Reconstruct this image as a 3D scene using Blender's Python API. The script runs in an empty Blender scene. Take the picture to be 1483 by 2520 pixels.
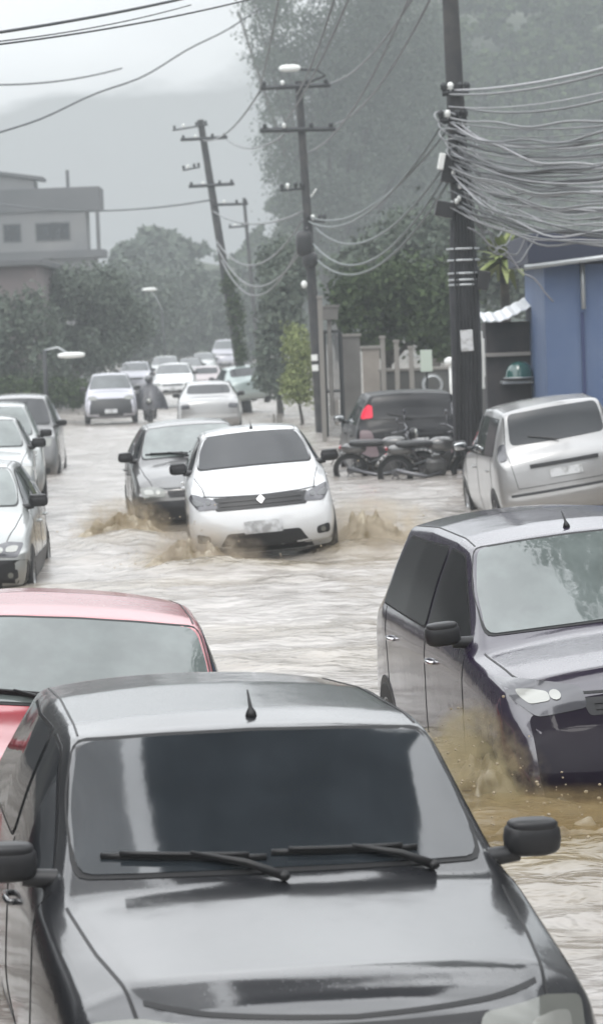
import bpy, bmesh, math, random
import numpy as np
from mathutils import Vector, Matrix, Euler
from mathutils.bvhtree import BVHTree

R = math.radians
scene = bpy.context.scene
C = scene.collection

# ------------------------------------------------------------------ camera
F_PX, W_PX, H_PX, HORIZON = 6450.0, 1483.0, 2520.0, 800.0     # in pixels of a 1483 x 2520 picture
CAM_H, ROLL = 2.8, R(-2.2)
PITCH = math.atan((H_PX/2-HORIZON)/F_PX)
cam_data = bpy.data.cameras.new("camera")
cam = bpy.data.objects.new("camera", cam_data); C.objects.link(cam)
cam_data.sensor_fit = 'VERTICAL'; cam_data.sensor_height = 36
cam_data.lens = 36*F_PX/H_PX
cam_data.clip_start = 0.1; cam_data.clip_end = 4000
CAM_M = Matrix.Translation((0, 0, CAM_H)) @ Matrix.Rotation(R(90)-PITCH, 4, 'X') @ Matrix.Rotation(ROLL, 4, 'Z')
cam.matrix_world = CAM_M
scene.camera = cam
cam_data.dof.use_dof = True; cam_data.dof.focus_distance = 14.0; cam_data.dof.aperture_fstop = 5.0
CAM_R = CAM_M.to_3x3()

def P(px, py, Y):
    """world point at distance Y along the street for a spot measured on the 1483 x 2520 picture"""
    d = CAM_R @ Vector(((px-W_PX/2)/F_PX, (H_PX/2-py)/F_PX, -1))
    return Vector((0, 0, CAM_H)) + d*(Y/d.y)

# ------------------------------------------------------------------ sky, sun, exposure
SUN_EL, SUN_AZ = R(58), R(200)
world = bpy.data.worlds.new("World"); scene.world = world; world.use_nodes = True
nt = world.node_tree; nt.nodes.clear()
def wn(t, **k):
    n = nt.nodes.new(t)
    for a, b in k.items(): setattr(n, a, b)
    return n
out = wn('ShaderNodeOutputWorld'); bg1 = wn('ShaderNodeBackground'); bg2 = wn('ShaderNodeBackground'); add = wn('ShaderNodeAddShader')
sky = wn('ShaderNodeTexSky'); sky.sky_type = 'NISHITA'; sky.sun_disc = False
sky.sun_elevation = SUN_EL; sky.sun_rotation = SUN_AZ; sky.air_density = 2; sky.dust_density = 5
bg1.inputs['Strength'].default_value = 0.012
nt.links.new(sky.outputs[0], bg1.inputs[0])
tc = wn('ShaderNodeTexCoord'); sep = wn('ShaderNodeSeparateXYZ'); nt.links.new(tc.outputs['Generated'], sep.inputs[0])
# overcast cloud deck: darker rain cloud near the horizon, bright breaks above it
mp = wn('ShaderNodeMapping'); mp.inputs['Scale'].default_value = (3.0, 3.0, 9.0); mp.inputs['Location'].default_value = (0.4, 0.0, 0.25)
nt.links.new(tc.outputs['Generated'], mp.inputs[0])
nz = wn('ShaderNodeTexNoise'); nz.inputs['Scale'].default_value = 2.2; nz.inputs['Detail'].default_value = 6; nz.inputs['Roughness'].default_value = 0.5
nt.links.new(mp.outputs[0], nz.inputs['Vector'])
m1 = wn('ShaderNodeMath', operation='MULTIPLY_ADD'); nt.links.new(nz.outputs[0], m1.inputs[0]); m1.inputs[1].default_value = 0.085; m1.inputs[2].default_value = -0.0425
m2 = wn('ShaderNodeMath', operation='ADD'); nt.links.new(sep.outputs['Z'], m2.inputs[0]); nt.links.new(m1.outputs[0], m2.inputs[1])
mx = wn('ShaderNodeMath', operation='MULTIPLY_ADD'); nt.links.new(sep.outputs['X'], mx.inputs[0]); mx.inputs[1].default_value = -0.24; nt.links.new(m2.outputs[0], mx.inputs[2])
ramp = wn('ShaderNodeValToRGB'); cr = ramp.color_ramp
cr.elements[0].position = 0.0; cr.elements[0].color = (0.47, 0.50, 0.52, 1)
cr.elements[1].position = 1.0; cr.elements[1].color = (2.7, 2.76, 2.84, 1)
for p, c in ((0.094, (0.48, 0.505, 0.525, 1)), (0.102, (0.92, 0.95, 0.98, 1)), (0.135, (1.08, 1.11, 1.14, 1)), (0.2, (1.35, 1.38, 1.42, 1)), (0.35, (2.0, 2.05, 2.1, 1)), (0.6, (2.5, 2.55, 2.6, 1))):
    e = cr.elements.new(p); e.color = c
nt.links.new(mx.outputs[0], ramp.inputs[0])
# broad patches of thinner and thicker cloud overhead
nz2 = wn('ShaderNodeTexNoise'); nz2.inputs['Scale'].default_value = 3.0; nz2.inputs['Detail'].default_value = 3
nt.links.new(tc.outputs['Generated'], nz2.inputs['Vector'])
mr = wn('ShaderNodeMapRange'); mr.inputs['From Min'].default_value = 0.35; mr.inputs['From Max'].default_value = 0.65
mr.inputs['To Min'].default_value = 0.72; mr.inputs['To Max'].default_value = 1.18
nt.links.new(nz2.outputs[0], mr.inputs['Value'])
fz = wn('ShaderNodeMapRange'); fz.inputs['From Min'].default_value = 0.15; fz.inputs['From Max'].default_value = 0.45
nt.links.new(sep.outputs['Z'], fz.inputs['Value'])
mixf = wn('ShaderNodeMix', data_type='FLOAT'); mixf.inputs[2].default_value = 1.0
nt.links.new(fz.outputs[0], mixf.inputs[0]); nt.links.new(mr.outputs[0], mixf.inputs[3])
nt.links.new(ramp.outputs[0], bg2.inputs[0]); nt.links.new(mixf.outputs[0], bg2.inputs[1])
nt.links.new(bg1.outputs[0], add.inputs[0]); nt.links.new(bg2.outputs[0], add.inputs[1]); nt.links.new(add.outputs[0], out.inputs[0])

sl = bpy.data.lights.new("sun", 'SUN'); sl.energy = 0.8; sl.angle = R(20); sl.color = (1.0, 0.97, 0.93)
so = bpy.data.objects.new("sun", sl); C.objects.link(so)
sdir = Vector((math.sin(SUN_AZ)*math.cos(SUN_EL), math.cos(SUN_AZ)*math.cos(SUN_EL), math.sin(SUN_EL)))
so.rotation_euler = sdir.to_track_quat('Z', 'Y').to_euler()

scene.view_settings.view_transform = 'Standard'; scene.view_settings.look = 'None'
scene.view_settings.exposure = 0.12; scene.view_settings.gamma = 1.0
scene.cycles.volume_bounces = 1; scene.cycles.max_bounces = 6
scene.cycles.volume_step_rate = 4

# ------------------------------------------------------------------ materials
MATS = {}
def mat(name, col, rough=0.6, metal=0.0, coat=0.0, spec=0.5, ior=1.5, noise=None, bump=None, emit=None, coat_rough=0.03, sss=None):
    """noise = (scale, second colour, low, high); bump = (scale, strength, distance)"""
    if name in MATS: return MATS[name]
    m = bpy.data.materials.new(name); m.use_nodes = True
    t = m.node_tree; b = t.nodes['Principled BSDF']
    b.inputs['Base Color'].default_value = (*col, 1); b.inputs['Roughness'].default_value = rough
    b.inputs['Metallic'].default_value = metal; b.inputs['Coat Weight'].default_value = coat; b.inputs['Coat Roughness'].default_value = coat_rough
    b.inputs['Specular IOR Level'].default_value = spec; b.inputs['IOR'].default_value = ior
    tcn = t.nodes.new('ShaderNodeTexCoord')
    if noise:
        n = t.nodes.new('ShaderNodeTexNoise'); n.inputs['Scale'].default_value = noise[0]; n.inputs['Detail'].default_value = 6
        t.links.new(tcn.outputs['Object'], n.inputs['Vector'])
        r_ = t.nodes.new('ShaderNodeValToRGB'); r_.color_ramp.elements[0].position = noise[2]; r_.color_ramp.elements[1].position = noise[3]
        r_.color_ramp.elements[0].color = (*col, 1); r_.color_ramp.elements[1].color = (*noise[1], 1)
        t.links.new(n.outputs[0], r_.inputs[0]); t.links.new(r_.outputs[0], b.inputs['Base Color'])
    if bump:
        n = t.nodes.new('ShaderNodeTexNoise'); n.inputs['Scale'].default_value = bump[0]; n.inputs['Detail'].default_value = 4
        t.links.new(tcn.outputs['Object'], n.inputs['Vector'])
        bp = t.nodes.new('ShaderNodeBump'); bp.inputs['Strength'].default_value = bump[1]; bp.inputs['Distance'].default_value = bump[2]
        t.links.new(n.outputs[0], bp.inputs['Height']); t.links.new(bp.outputs[0], b.inputs['Normal'])
    if emit:
        b.inputs['Emission Color'].default_value = (*emit[0], 1); b.inputs['Emission Strength'].default_value = emit[1]
    MATS[name] = m
    return m

def paint(name, col, metal=0.2, rough=0.35, dirt=(0.25, 0.22, 0.18), dirty=0.25, drops=True, coat=1.0, dirt_z=0.55, cior=1.75, cr=0.13):
    """wet car paint: clear coat, rain drops as bump, mud film on the lower flanks"""
    if name in MATS: return MATS[name]
    m = bpy.data.materials.new(name); m.use_nodes = True
    t = m.node_tree; b = t.nodes['Principled BSDF']
    b.inputs['Metallic'].default_value = metal; b.inputs['Roughness'].default_value = rough
    b.inputs['Coat Weight'].default_value = coat; b.inputs['Coat Roughness'].default_value = cr; b.inputs['Specular IOR Level'].default_value = 0.15; b.inputs['Coat IOR'].default_value = cior
    tcn = t.nodes.new('ShaderNodeTexCoord'); s = t.nodes.new('ShaderNodeSeparateXYZ'); t.links.new(tcn.outputs['Object'], s.inputs[0])
    n = t.nodes.new('ShaderNodeTexNoise'); n.inputs['Scale'].default_value = 3.5; n.inputs['Detail'].default_value = 8; n.inputs['Roughness'].default_value = 0.65
    t.links.new(tcn.outputs['Object'], n.inputs['Vector'])
    a = t.nodes.new('ShaderNodeMath'); a.operation = 'MULTIPLY_ADD'; a.inputs[1].default_value = 0.5
    t.links.new(n.outputs[0], a.inputs[0]); t.links.new(s.outputs['Z'], a.inputs[2])
    mr_ = t.nodes.new('ShaderNodeMapRange'); mr_.inputs['From Min'].default_value = dirt_z+0.45; mr_.inputs['From Max'].default_value = dirt_z+0.05
    mr_.inputs['To Min'].default_value = 0.0; mr_.inputs['To Max'].default_value = dirty
    t.links.new(a.outputs[0], mr_.inputs['Value'])
    mx_ = t.nodes.new('ShaderNodeMix'); mx_.data_type = 'RGBA'; mx_.inputs[6].default_value = (*col, 1); mx_.inputs[7].default_value = (*dirt, 1)
    t.links.new(mr_.outputs[0], mx_.inputs[0]); t.links.new(mx_.outputs[2], b.inputs['Base Color'])
    if drops:
        v = t.nodes.new('ShaderNodeTexVoronoi'); v.inputs['Scale'].default_value = 55; t.links.new(tcn.outputs['Object'], v.inputs['Vector'])
        rr = t.nodes.new('ShaderNodeMapRange'); rr.inputs['From Min'].default_value = 0.05; rr.inputs['From Max'].default_value = 0.3
        rr.inputs['To Min'].default_value = 1; rr.inputs['To Max'].default_value = 0; t.links.new(v.outputs['Distance'], rr.inputs['Value'])
        n2 = t.nodes.new('ShaderNodeTexNoise'); n2.inputs['Scale'].default_value = 2.5; n2.inputs['Detail'].default_value = 3; t.links.new(tcn.outputs['Object'], n2.inputs['Vector'])
        ad = t.nodes.new('ShaderNodeMath'); ad.operation = 'MULTIPLY_ADD'; ad.inputs[1].default_value = 30.0
        t.links.new(n2.outputs[0], ad.inputs[0]); t.links.new(rr.outputs[0], ad.inputs[2])
        bp = t.nodes.new('ShaderNodeBump'); bp.inputs['Strength'].default_value = 0.12; bp.inputs['Distance'].default_value = 0.0012
        t.links.new(ad.outputs[0], bp.inputs['Height']); t.links.new(bp.outputs[0], b.inputs['Coat Normal'])
    MATS[name] = m
    return m

def glass(name, col, ior=1.75, rough=0.04):
    return mat(name, col, rough, 0, 0.0, 0.5, ior, noise=(3.0, tuple(c*1.5+0.004 for c in col), 0.4, 0.7), bump=(3, 0.12, 0.01))

# ------------------------------------------------------------------ object helpers
def link(o, parent=None):
    C.objects.link(o)
    if parent is not None: o.parent = parent
    return o
def tag(o, label=None, cat=None, group=None, kind=None):
    if label: o['label'] = label
    if cat: o['category'] = cat
    if group: o['group'] = group
    if kind: o['kind'] = kind
    return o
def thing(name, label, cat, loc=(0, 0, 0), rot=(0, 0, 0), group=None):
    o = bpy.data.objects.new(name, None); o.empty_display_size = 0.2
    C.objects.link(o); o.location = loc; o.rotation_euler = rot
    return tag(o, label, cat, group)

class MB:
    """collects geometry and links it as ONE mesh object"""
    def __init__(s): s.v = []; s.f = []; s.m = []
    def add(s, vs, fs, mi=0):
        k = len(s.v); s.v += [tuple(v) for v in vs]; s.f += [tuple(i+k for i in f) for f in fs]; s.m += [mi]*len(fs); return s
    def box(s, c, d, rot=None, mi=0, taper=1.0):
        x, y, z = [q/2 for q in d]; c = Vector(c)
        vs = [Vector((sx*x*(taper if sz > 0 else 1), sy*y*(taper if sz > 0 else 1), sz*z)) for sz in (-1, 1) for sy in (-1, 1) for sx in (-1, 1)]
        if rot is not None: vs = [rot @ v for v in vs]
        return s.add([v+c for v in vs], [(0, 2, 3, 1), (4, 5, 7, 6), (0, 1, 5, 4), (2, 6, 7, 3), (0, 4, 6, 2), (1, 3, 7, 5)], mi)
    def tube(s, pts, r, n=8, mi=0, cap=True):
        pts = [Vector(p) for p in pts]; rs = r if isinstance(r, (list, tuple)) else [r]*len(pts)
        up = None; rings = []
        for i, p in enumerate(pts):
            d = (pts[min(i+1, len(pts)-1)]-pts[max(i-1, 0)])
            d = d.normalized() if d.length > 1e-9 else Vector((0, 0, 1))
            if up is None: up = Vector((0, 0, 1)) if abs(d.z) < 0.9 else Vector((1, 0, 0))
            a = d.cross(up).normalized(); b = a.cross(d).normalized(); up = b
            rings.append([p + (a*math.cos(2*math.pi*k/n)+b*math.sin(2*math.pi*k/n))*rs[i] for k in range(n)])
        vs = [v for rg in rings for v in rg]
        fs = [(i*n+k, i*n+(k+1) % n, (i+1)*n+(k+1) % n, (i+1)*n+k) for i in range(len(pts)-1) for k in range(n)]
        if cap: fs += [tuple(range(n-1, -1, -1)), tuple((len(pts)-1)*n+k for k in range(n))]
        return s.add(vs, fs, mi)
    def ball(s, c, rx, ry=None, rz=None, n=12, e=1.0, rot=None, mi=0):
        ry = ry or rx; rz = rz or rx; c = Vector(c); m_ = n//2
        sg = lambda q: math.copysign(abs(q)**e, q)
        vs = []
        for i in range(m_+1):
            th = math.pi*i/m_
            for k in range(n):
                ph = 2*math.pi*k/n
                v = Vector((rx*sg(math.sin(th))*sg(math.cos(ph)), ry*sg(math.sin(th))*sg(math.sin(ph)), rz*sg(math.cos(th))))
                vs.append(c+(rot @ v if rot is not None else v))
        return s.add(vs, [(i*n+k, (i+1)*n+k, (i+1)*n+(k+1) % n, i*n+(k+1) % n) for i in range(m_) for k in range(n)], mi)
    def lathe(s, c, prof, axis=Vector((0, 1, 0)), n=20, mi=0):
        axis = axis.normalized(); a = axis.orthogonal().normalized(); b = axis.cross(a); c = Vector(c)
        vs = [c+axis*h+(a*math.cos(2*math.pi*k/n)+b*math.sin(2*math.pi*k/n))*r for r, h in prof for k in range(n)]
        return s.add(vs, [(i*n+k, i*n+(k+1) % n, (i+1)*n+(k+1) % n, (i+1)*n+k) for i in range(len(prof)-1) for k in range(n)], mi)
    def build(s, name, mats, parent=None, smooth=False, bevel=0.0, angle=None):
        me = bpy.data.meshes.new(name); me.from_pydata(s.v, [], s.f); me.update()
        mats = mats if isinstance(mats, (list, tuple)) else [mats]
        for m in mats: me.materials.append(m)
        if len(mats) > 1: me.polygons.foreach_set('material_index', s.m)
        bm = bmesh.new(); bm.from_mesh(me); bmesh.ops.recalc_face_normals(bm, faces=bm.faces)
        if angle is not None:
            for e in bm.edges:
                e.smooth = not (len(e.link_faces) == 2 and e.calc_face_angle(0) > R(angle))
        bm.to_mesh(me); bm.free()
        if smooth: me.polygons.foreach_set('use_smooth', [True]*len(me.polygons))
        o = bpy.data.objects.new(name, me); link(o, parent)
        if bevel:
            md = o.modifiers.new('bevel', 'BEVEL'); md.width = bevel; md.segments = 2; md.limit_method = 'ANGLE'
        return o

def interp(x, xs, ys): return float(np.interp(x, xs, ys))
# ------------------------------------------------------------------ cars: a lofted body, everything on it laid onto its surface
TYRE = mat('tyre_rubber', (0.02, 0.02, 0.021), 0.7); RIM = mat('rim_alloy', (0.45, 0.46, 0.47), 0.35, 0.8)
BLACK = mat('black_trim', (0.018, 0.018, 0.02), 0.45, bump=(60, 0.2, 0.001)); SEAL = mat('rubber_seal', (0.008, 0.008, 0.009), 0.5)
CHROME = mat('chrome', (0.7, 0.7, 0.72), 0.15, 1.0)
LENS = mat('clear_lens', (0.17, 0.175, 0.16), 0.12, 0.3, 1.0); LAMP = mat('lamp_reflector', (0.36, 0.365, 0.34), 0.2, 0.5, 1.0)
LENSD = mat('dark_lens', (0.09, 0.09, 0.10), 0.15, 0.2, 1.0)
REDL = mat('red_lens', (0.35, 0.012, 0.03), 0.15, 0, 1.0)
PLATE = mat('number_plate', (0.55, 0.56, 0.57), 0.4, noise=(9, (0.3, 0.3, 0.3), 0.45, 0.6))
GL = glass('tinted_glass', (0.045, 0.052, 0.055)); GLD = glass('dark_glass', (0.010, 0.012, 0.015), 1.6); GLG = glass('green_glass', (0.12, 0.14, 0.135), 1.9)
MIRG = mat('mirror_glass', (0.6, 0.62, 0.63), 0.08, 1.0)

PROFILES = {
'lowhatch': [(2.02, .835, .04, .54, .64, .69, .79), (1.80, .882, .035, .61, .77, .77, .835), (1.3, .935, .04, .67, .85, .80, .845), (.98, .975, .04, .715, .90, .815, .85), (.90, .985, .02, .72, .91, .82, .85),
          (.25, 1.405, .03, .64, .94, .82, .85), (.05, 1.435, .04, .64, .945, .82, .85), (-.6, 1.445, .045, .635, .95, .82, .85), (-1.3, 1.40, .045, .60, .96, .81, .84), (-1.72, 1.03, .05, .64, .95, .79, .82), (-1.93, .90, .06, .62, .84, .74, .80)],  # x, centre height, crown, half width of the top, belt height, half width at the belt, widest half width
'hatch': [(1.93, .70, .05, .50, .60, .66, .775), (1.70, .79, .05, .58, .72, .745, .81), (1.3, .90, .045, .64, .82, .775, .82), (.98, .965, .045, .68, .89, .785, .825), (.90, .985, .02, .685, .91, .79, .825),
          (.17, 1.40, .035, .545, .94, .80, .83), (0, 1.43, .045, .555, .945, .80, .83), (-.6, 1.45, .05, .56, .95, .80, .83), (-1.3, 1.41, .05, .545, .96, .79, .82), (-1.72, 1.03, .05, .60, .95, .765, .80), (-1.93, .90, .06, .60, .84, .72, .78)],
'compact': [(1.80, .84, .05, .52, .72, .66, .73), (1.62, .92, .05, .56, .83, .72, .77), (1.2, .995, .045, .60, .92, .735, .785), (.92, 1.03, .04, .645, .955, .745, .79), (.84, 1.05, .02, .65, .965, .75, .79),
          (.22, 1.44, .035, .525, 1.0, .76, .79), (0, 1.475, .045, .535, 1.0, .76, .79), (-.7, 1.48, .05, .54, 1.01, .76, .79), (-1.35, 1.42, .05, .52, 1.02, .75, .78), (-1.68, 1.08, .05, .58, 1.0, .73, .765), (-1.80, .92, .06, .58, .86, .70, .75)],
'sedan': [(2.15, .68, .05, .54, .58, .68, .79), (1.92, .77, .05, .60, .70, .76, .83), (1.4, .90, .045, .66, .82, .79, .845), (1.02, .965, .045, .70, .89, .80, .85), (.94, .985, .02, .705, .90, .81, .85),
          (.25, 1.38, .035, .56, .93, .82, .85), (0, 1.42, .045, .565, .94, .82, .85), (-.5, 1.43, .05, .565, .95, .82, .85), (-.98, 1.38, .045, .555, .96, .81, .85), (-1.5, 1.06, .04, .64, .97, .79, .84), (-2.0, 1.00, .05, .66, .92, .77, .82), (-2.15, .92, .05, .64, .84, .74, .80)],
'suv': [(2.12, .93, .05, .55, .80, .68, .80), (1.92, 1.00, .05, .62, .91, .77, .85), (1.5, 1.06, .045, .68, .985, .80, .87), (1.12, 1.10, .045, .71, 1.03, .815, .875), (1.04, 1.12, .02, .715, 1.04, .82, .875),
          (.30, 1.60, .035, .58, 1.06, .83, .875), (0, 1.645, .045, .59, 1.06, .83, .875), (-.8, 1.66, .05, .59, 1.07, .83, .875), (-1.6, 1.62, .05, .575, 1.08, .82, .865), (-1.95, 1.12, .05, .64, 1.06, .80, .85), (-2.10, .98, .06, .62, .9, .76, .83)],
'mpv': [(1.98, .80, .05, .52, .68, .66, .78), (1.78, .90, .05, .58, .82, .745, .82), (1.4, .99, .045, .64, .91, .775, .835), (1.15, 1.03, .045, .68, .95, .79, .84), (1.07, 1.05, .02, .685, .96, .795, .84),
          (.30, 1.53, .035, .57, .98, .80, .84), (0, 1.585, .04, .58, .985, .80, .84), (-.8, 1.61, .04, .585, 1.0, .80, .84), (-1.62, 1.575, .045, .585, 1.01, .79, .835), (-1.84, 1.09, .04, .64, 1.0, .775, .82), (-1.98, .98, .05, .64, .92, .75, .80)],
}
WARP = {'front': .20, 'mid': .13, 'cowl': .12, 'roof': .05, 'rear': .10}

def rounded(pts, rads, n=4):
    out = [pts[0]]
    for i in range(1, len(pts)-1):
        p, a, b = (np.array(q, float) for q in (pts[i], pts[i-1], pts[i+1]))
        la, lb = np.linalg.norm(a-p), np.linalg.norm(b-p); r = min(rads[i], .45*la, .45*lb)
        A = p+(a-p)/max(la, 1e-6)*r; B = p+(b-p)/max(lb, 1e-6)*r
        for k in range(n+1):
            t = k/n; out.append(tuple(A*(1-t)**2+p*2*t*(1-t)+B*t*t))
    out.append(pts[-1]); return out

class Car:
    def __init__(s, kind, root, L=1.0, W=1.0, H=1.0, fine=False):
        s.root = root; s.k = (L, W, H); T = np.array(PROFILES[kind], float)[::-1]
        X = T[:, 0]; s.xn, s.xt = X[-1], X[0]; s.kind = kind
        cow = [r_ for r_ in PROFILES[kind]][4]; rf = PROFILES[kind][5]; s.cow, s.rf = cow, rf
        s.hood0 = PROFILES[kind][1]
        step = .03 if fine else .06
        xs = list(np.arange(s.xt, s.xn+1e-6, (s.xn-s.xt)/round((s.xn-s.xt)/step)))
        rr = .07
        st = [(s.xt+rr*(1-math.cos(a)), 1-math.sin(a)) for a in np.linspace(0, math.pi/2, 5)[:-1]] + [(x, 0) for x in xs if s.xt+rr < x < s.xn-rr] + [(s.xn-rr*(1-math.cos(a)), 1-math.sin(a)) for a in np.linspace(math.pi/2, 0, 6)[1:]]
        def col(x, c):   # piecewise linear, lightly rounded at the knots
            return sum(np.interp(x+d, X, T[:, c])*w for d, w in ((-.045, .2), (-.02, .2), (0, .2), (.02, .2), (.045, .2)))
        rings = []
        for x, ins in st:
            zt, cr_, wr, zb, wb, wm = (col(x, c) for c in range(1, 7))
            zs = .20 + .06*(abs(x) > 1.6)
            top = [(wr*k/7, zt-cr_*(k/7)**2.4) for k in range(8)]
            side = [(wb, zb), (wb+(wm-wb)*.55, zb-(zb-.55)*.22), (wm, .60), (wm+.004, .45), (wm-.025, .30), (wm-.05, zs), (.45, zs-.02), (0, zs-.02)]
            greenhouse = max(0.0, min(1.0, (zt-cr_-zb-.06)/.3))
            mid = [(wr+(wb-wr)*.5+.018*greenhouse, (zt-cr_)*.5+zb*.5)]
            pts = top+mid+side
            rad = [0]*7+[.06 + .03*(1-greenhouse)]+[.2]+[.05, .1, .1, .1, .08, .05, .05, 0]
            c = rounded(pts[6:], rad[6:]); half = [tuple(p) for p in pts[:6]]+[tuple(p) for p in c]
            d = rr*ins
            half = [(y*(1-d/wm), .5+(z-.5)*(1-d/.45)) for y, z in half]
            rings.append((x, half))
        n = len(rings[0][1]); V = []; F = []
        for x, h in rings:
            V += [s.warp(x, y, z) for y, z in h]+[s.warp(x, -y, z) for y, z in h[-2:0:-1]]
        N = 2*n-2
        for i in range(len(rings)-1):
            F += [(i*N+k, i*N+(k+1) % N, (i+1)*N+(k+1) % N, (i+1)*N+k) for k in range(N)]
        for e, (x, h) in ((0, rings[0]), (len(rings)-1, rings[-1])):
            full = h+[(-y, z) for y, z in h[-2:0:-1]]; prev = e*N
            for q in (.85, .65, .45, .25, .1):
                base = len(V); V += [s.warp(x, y*q, .5+(z-.5)*q) for y, z in full]
                F += [(prev+k, prev+(k+1) % N, base+(k+1) % N, base+k) for k in range(N)]; prev = base
            V.append(s.warp(x, 0, .5)); F += [(prev+k, prev+(k+1) % N, len(V)-1) for k in range(N)]
        s.mb = MB(); V = [(x*L, y*W, z*H) for x, y, z in V]; s.mb.add(V, F)
        s.bvh = BVHTree.FromPolygons([Vector(v) for v in V], F)
    def warp(s, x, y, z):
        u = min(1.0, abs(y)/.80)
        f = interp(x, [s.xt, s.xt+.5, s.rf[0]-.5, s.rf[0], s.cow[0], s.xn-.5, s.xn], [-WARP['rear'], -.05, 0, WARP['roof'], WARP['cowl'], WARP['mid'], WARP['front']])
        dx = -f*u**2.2
        if x > s.xn-.35:
            q = min(1, (x-s.xn+.35)/.35)
            dx -= q*(.20*max(0, (z-.50)/.35)**1.6*(.9 if z < 1.1 else 1) + .06*max(0, (.34-z)/.15))
            dx += q*.02*math.exp(-((z-.42)/.09)**2)
        if x < s.xt+.3:
            q = min(1, (s.xt+.3-x)/.3); dx += q*(.07*max(0, (z-.62)/.4)**1.2+.05*max(0, (.34-z)/.15)); dx -= q*.03*math.exp(-((z-.45)/.1)**2)
        return (x+dx, y, z)
    DIR = {'front': Vector((-1, 0, 0)), 'rear': Vector((1, 0, 0)), 'left': Vector((0, -1, 0)), 'right': Vector((0, 1, 0)), 'top': Vector((0, 0, -1))}
    def hit(s, a, b, view, off):
        L, W, H = s.k
        o = {'front': (4, a*W, b*H), 'rear': (-4, a*W, b*H), 'left': (a*L, 3, b*H), 'right': (a*L, -3, b*H), 'top': (a*L, b*W, 4)}[view]
        p, nn, _, _ = s.bvh.ray_cast(Vector(o), s.DIR[view])
        if p is None:
            p, nn, _, _ = s.bvh.find_nearest(Vector(o)-0*Vector((1, 0, 0)) + s.DIR[view]*(4-(s.xn if view in ('front', 'rear') else .8)))
        if nn.dot(s.DIR[view]) > 0: nn = -nn
        return p+nn*off
    def patch(s, outline, view, off=.005, smooth=.0, mb=None, mi=0, depth=.012, rings=6, sub=6):
        """lay a closed outline (in that view's coordinates) onto the body as a thin plate with a turned-in rim"""
        pts = [np.array(p, float) for p in outline]
        if smooth:
            o2 = []
            for i, p in enumerate(pts):
                a, b = pts[i-1], pts[(i+1) % len(pts)]; la, lb = np.linalg.norm(a-p), np.linalg.norm(b-p)
                A = p+(a-p)/la*min(smooth, .45*la); B = p+(b-p)/lb*min(smooth, .45*lb)
                o2 += [A*(1-t)**2+p*2*t*(1-t)+B*t*t for t in (0, .33, .67, 1)]
            pts = o2
        dense = []
        for i, p in enumerate(pts):
            q = pts[(i+1) % len(pts)]; m_ = max(1, int(np.linalg.norm(q-p)/.05*sub/6))
            dense += [p+(q-p)*k/m_ for k in range(m_)]
        c = sum(dense)/len(dense); n = len(dense); V = []; F = []
        V += [s.hit(*p, view, -depth) for p in dense]
        for r_ in range(rings):
            q = 1-r_/rings; V += [s.hit(*(c+(p-c)*q), view, off) for p in dense]
        V.append(s.hit(*c, view, off))
        for r_ in range(rings): F += [(r_*n+k, r_*n+(k+1) % n, (r_+1)*n+(k+1) % n, (r_+1)*n+k) for k in range(n)]
        F += [(rings*n+k, rings*n+(k+1) % n, len(V)-1) for k in range(n)]
        (mb or s.mb).add(V, F, mi); return s
    def part(s, name, outline, view, m, off=.005, smooth=.0, parent=None, label=None, **k):
        mb = MB(); s.patch(outline, view, off, smooth, mb, **k)
        o = mb.build(name, m, parent or s.root, smooth=True, angle=50)
        if label: o['label'] = label
        return o
    def line(s, pts, view, w=.007, off=.0025, mi=1, mb=None):
        pts = [np.array(p, float) for p in pts]; d = []
        for a, b in zip(pts, pts[1:]):
            m_ = max(2, int(np.linalg.norm(b-a)/.04)); d += [a+(b-a)*k/m_ for k in range(m_)]
        d.append(pts[-1]); V = []
        for i, p in enumerate(d):
            t = d[min(i+1, len(d)-1)]-d[max(0, i-1)]; t = t/max(np.linalg.norm(t), 1e-6); nn = np.array((-t[1], t[0]))*w/2
            V += [s.hit(*(p+nn), view, -.004), s.hit(*(p+nn), view, off), s.hit(*(p-nn), view, off), s.hit(*(p-nn), view, -.004)]
        F = [(4*i+k, 4*i+k+1, 4*i+k+5, 4*i+k+4) for i in range(len(d)-1) for k in range(3)]
        (mb or s.mb).add(V, F, mi)

def mir(pts): return [(-a, b) for a, b in pts][::-1]

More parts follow.
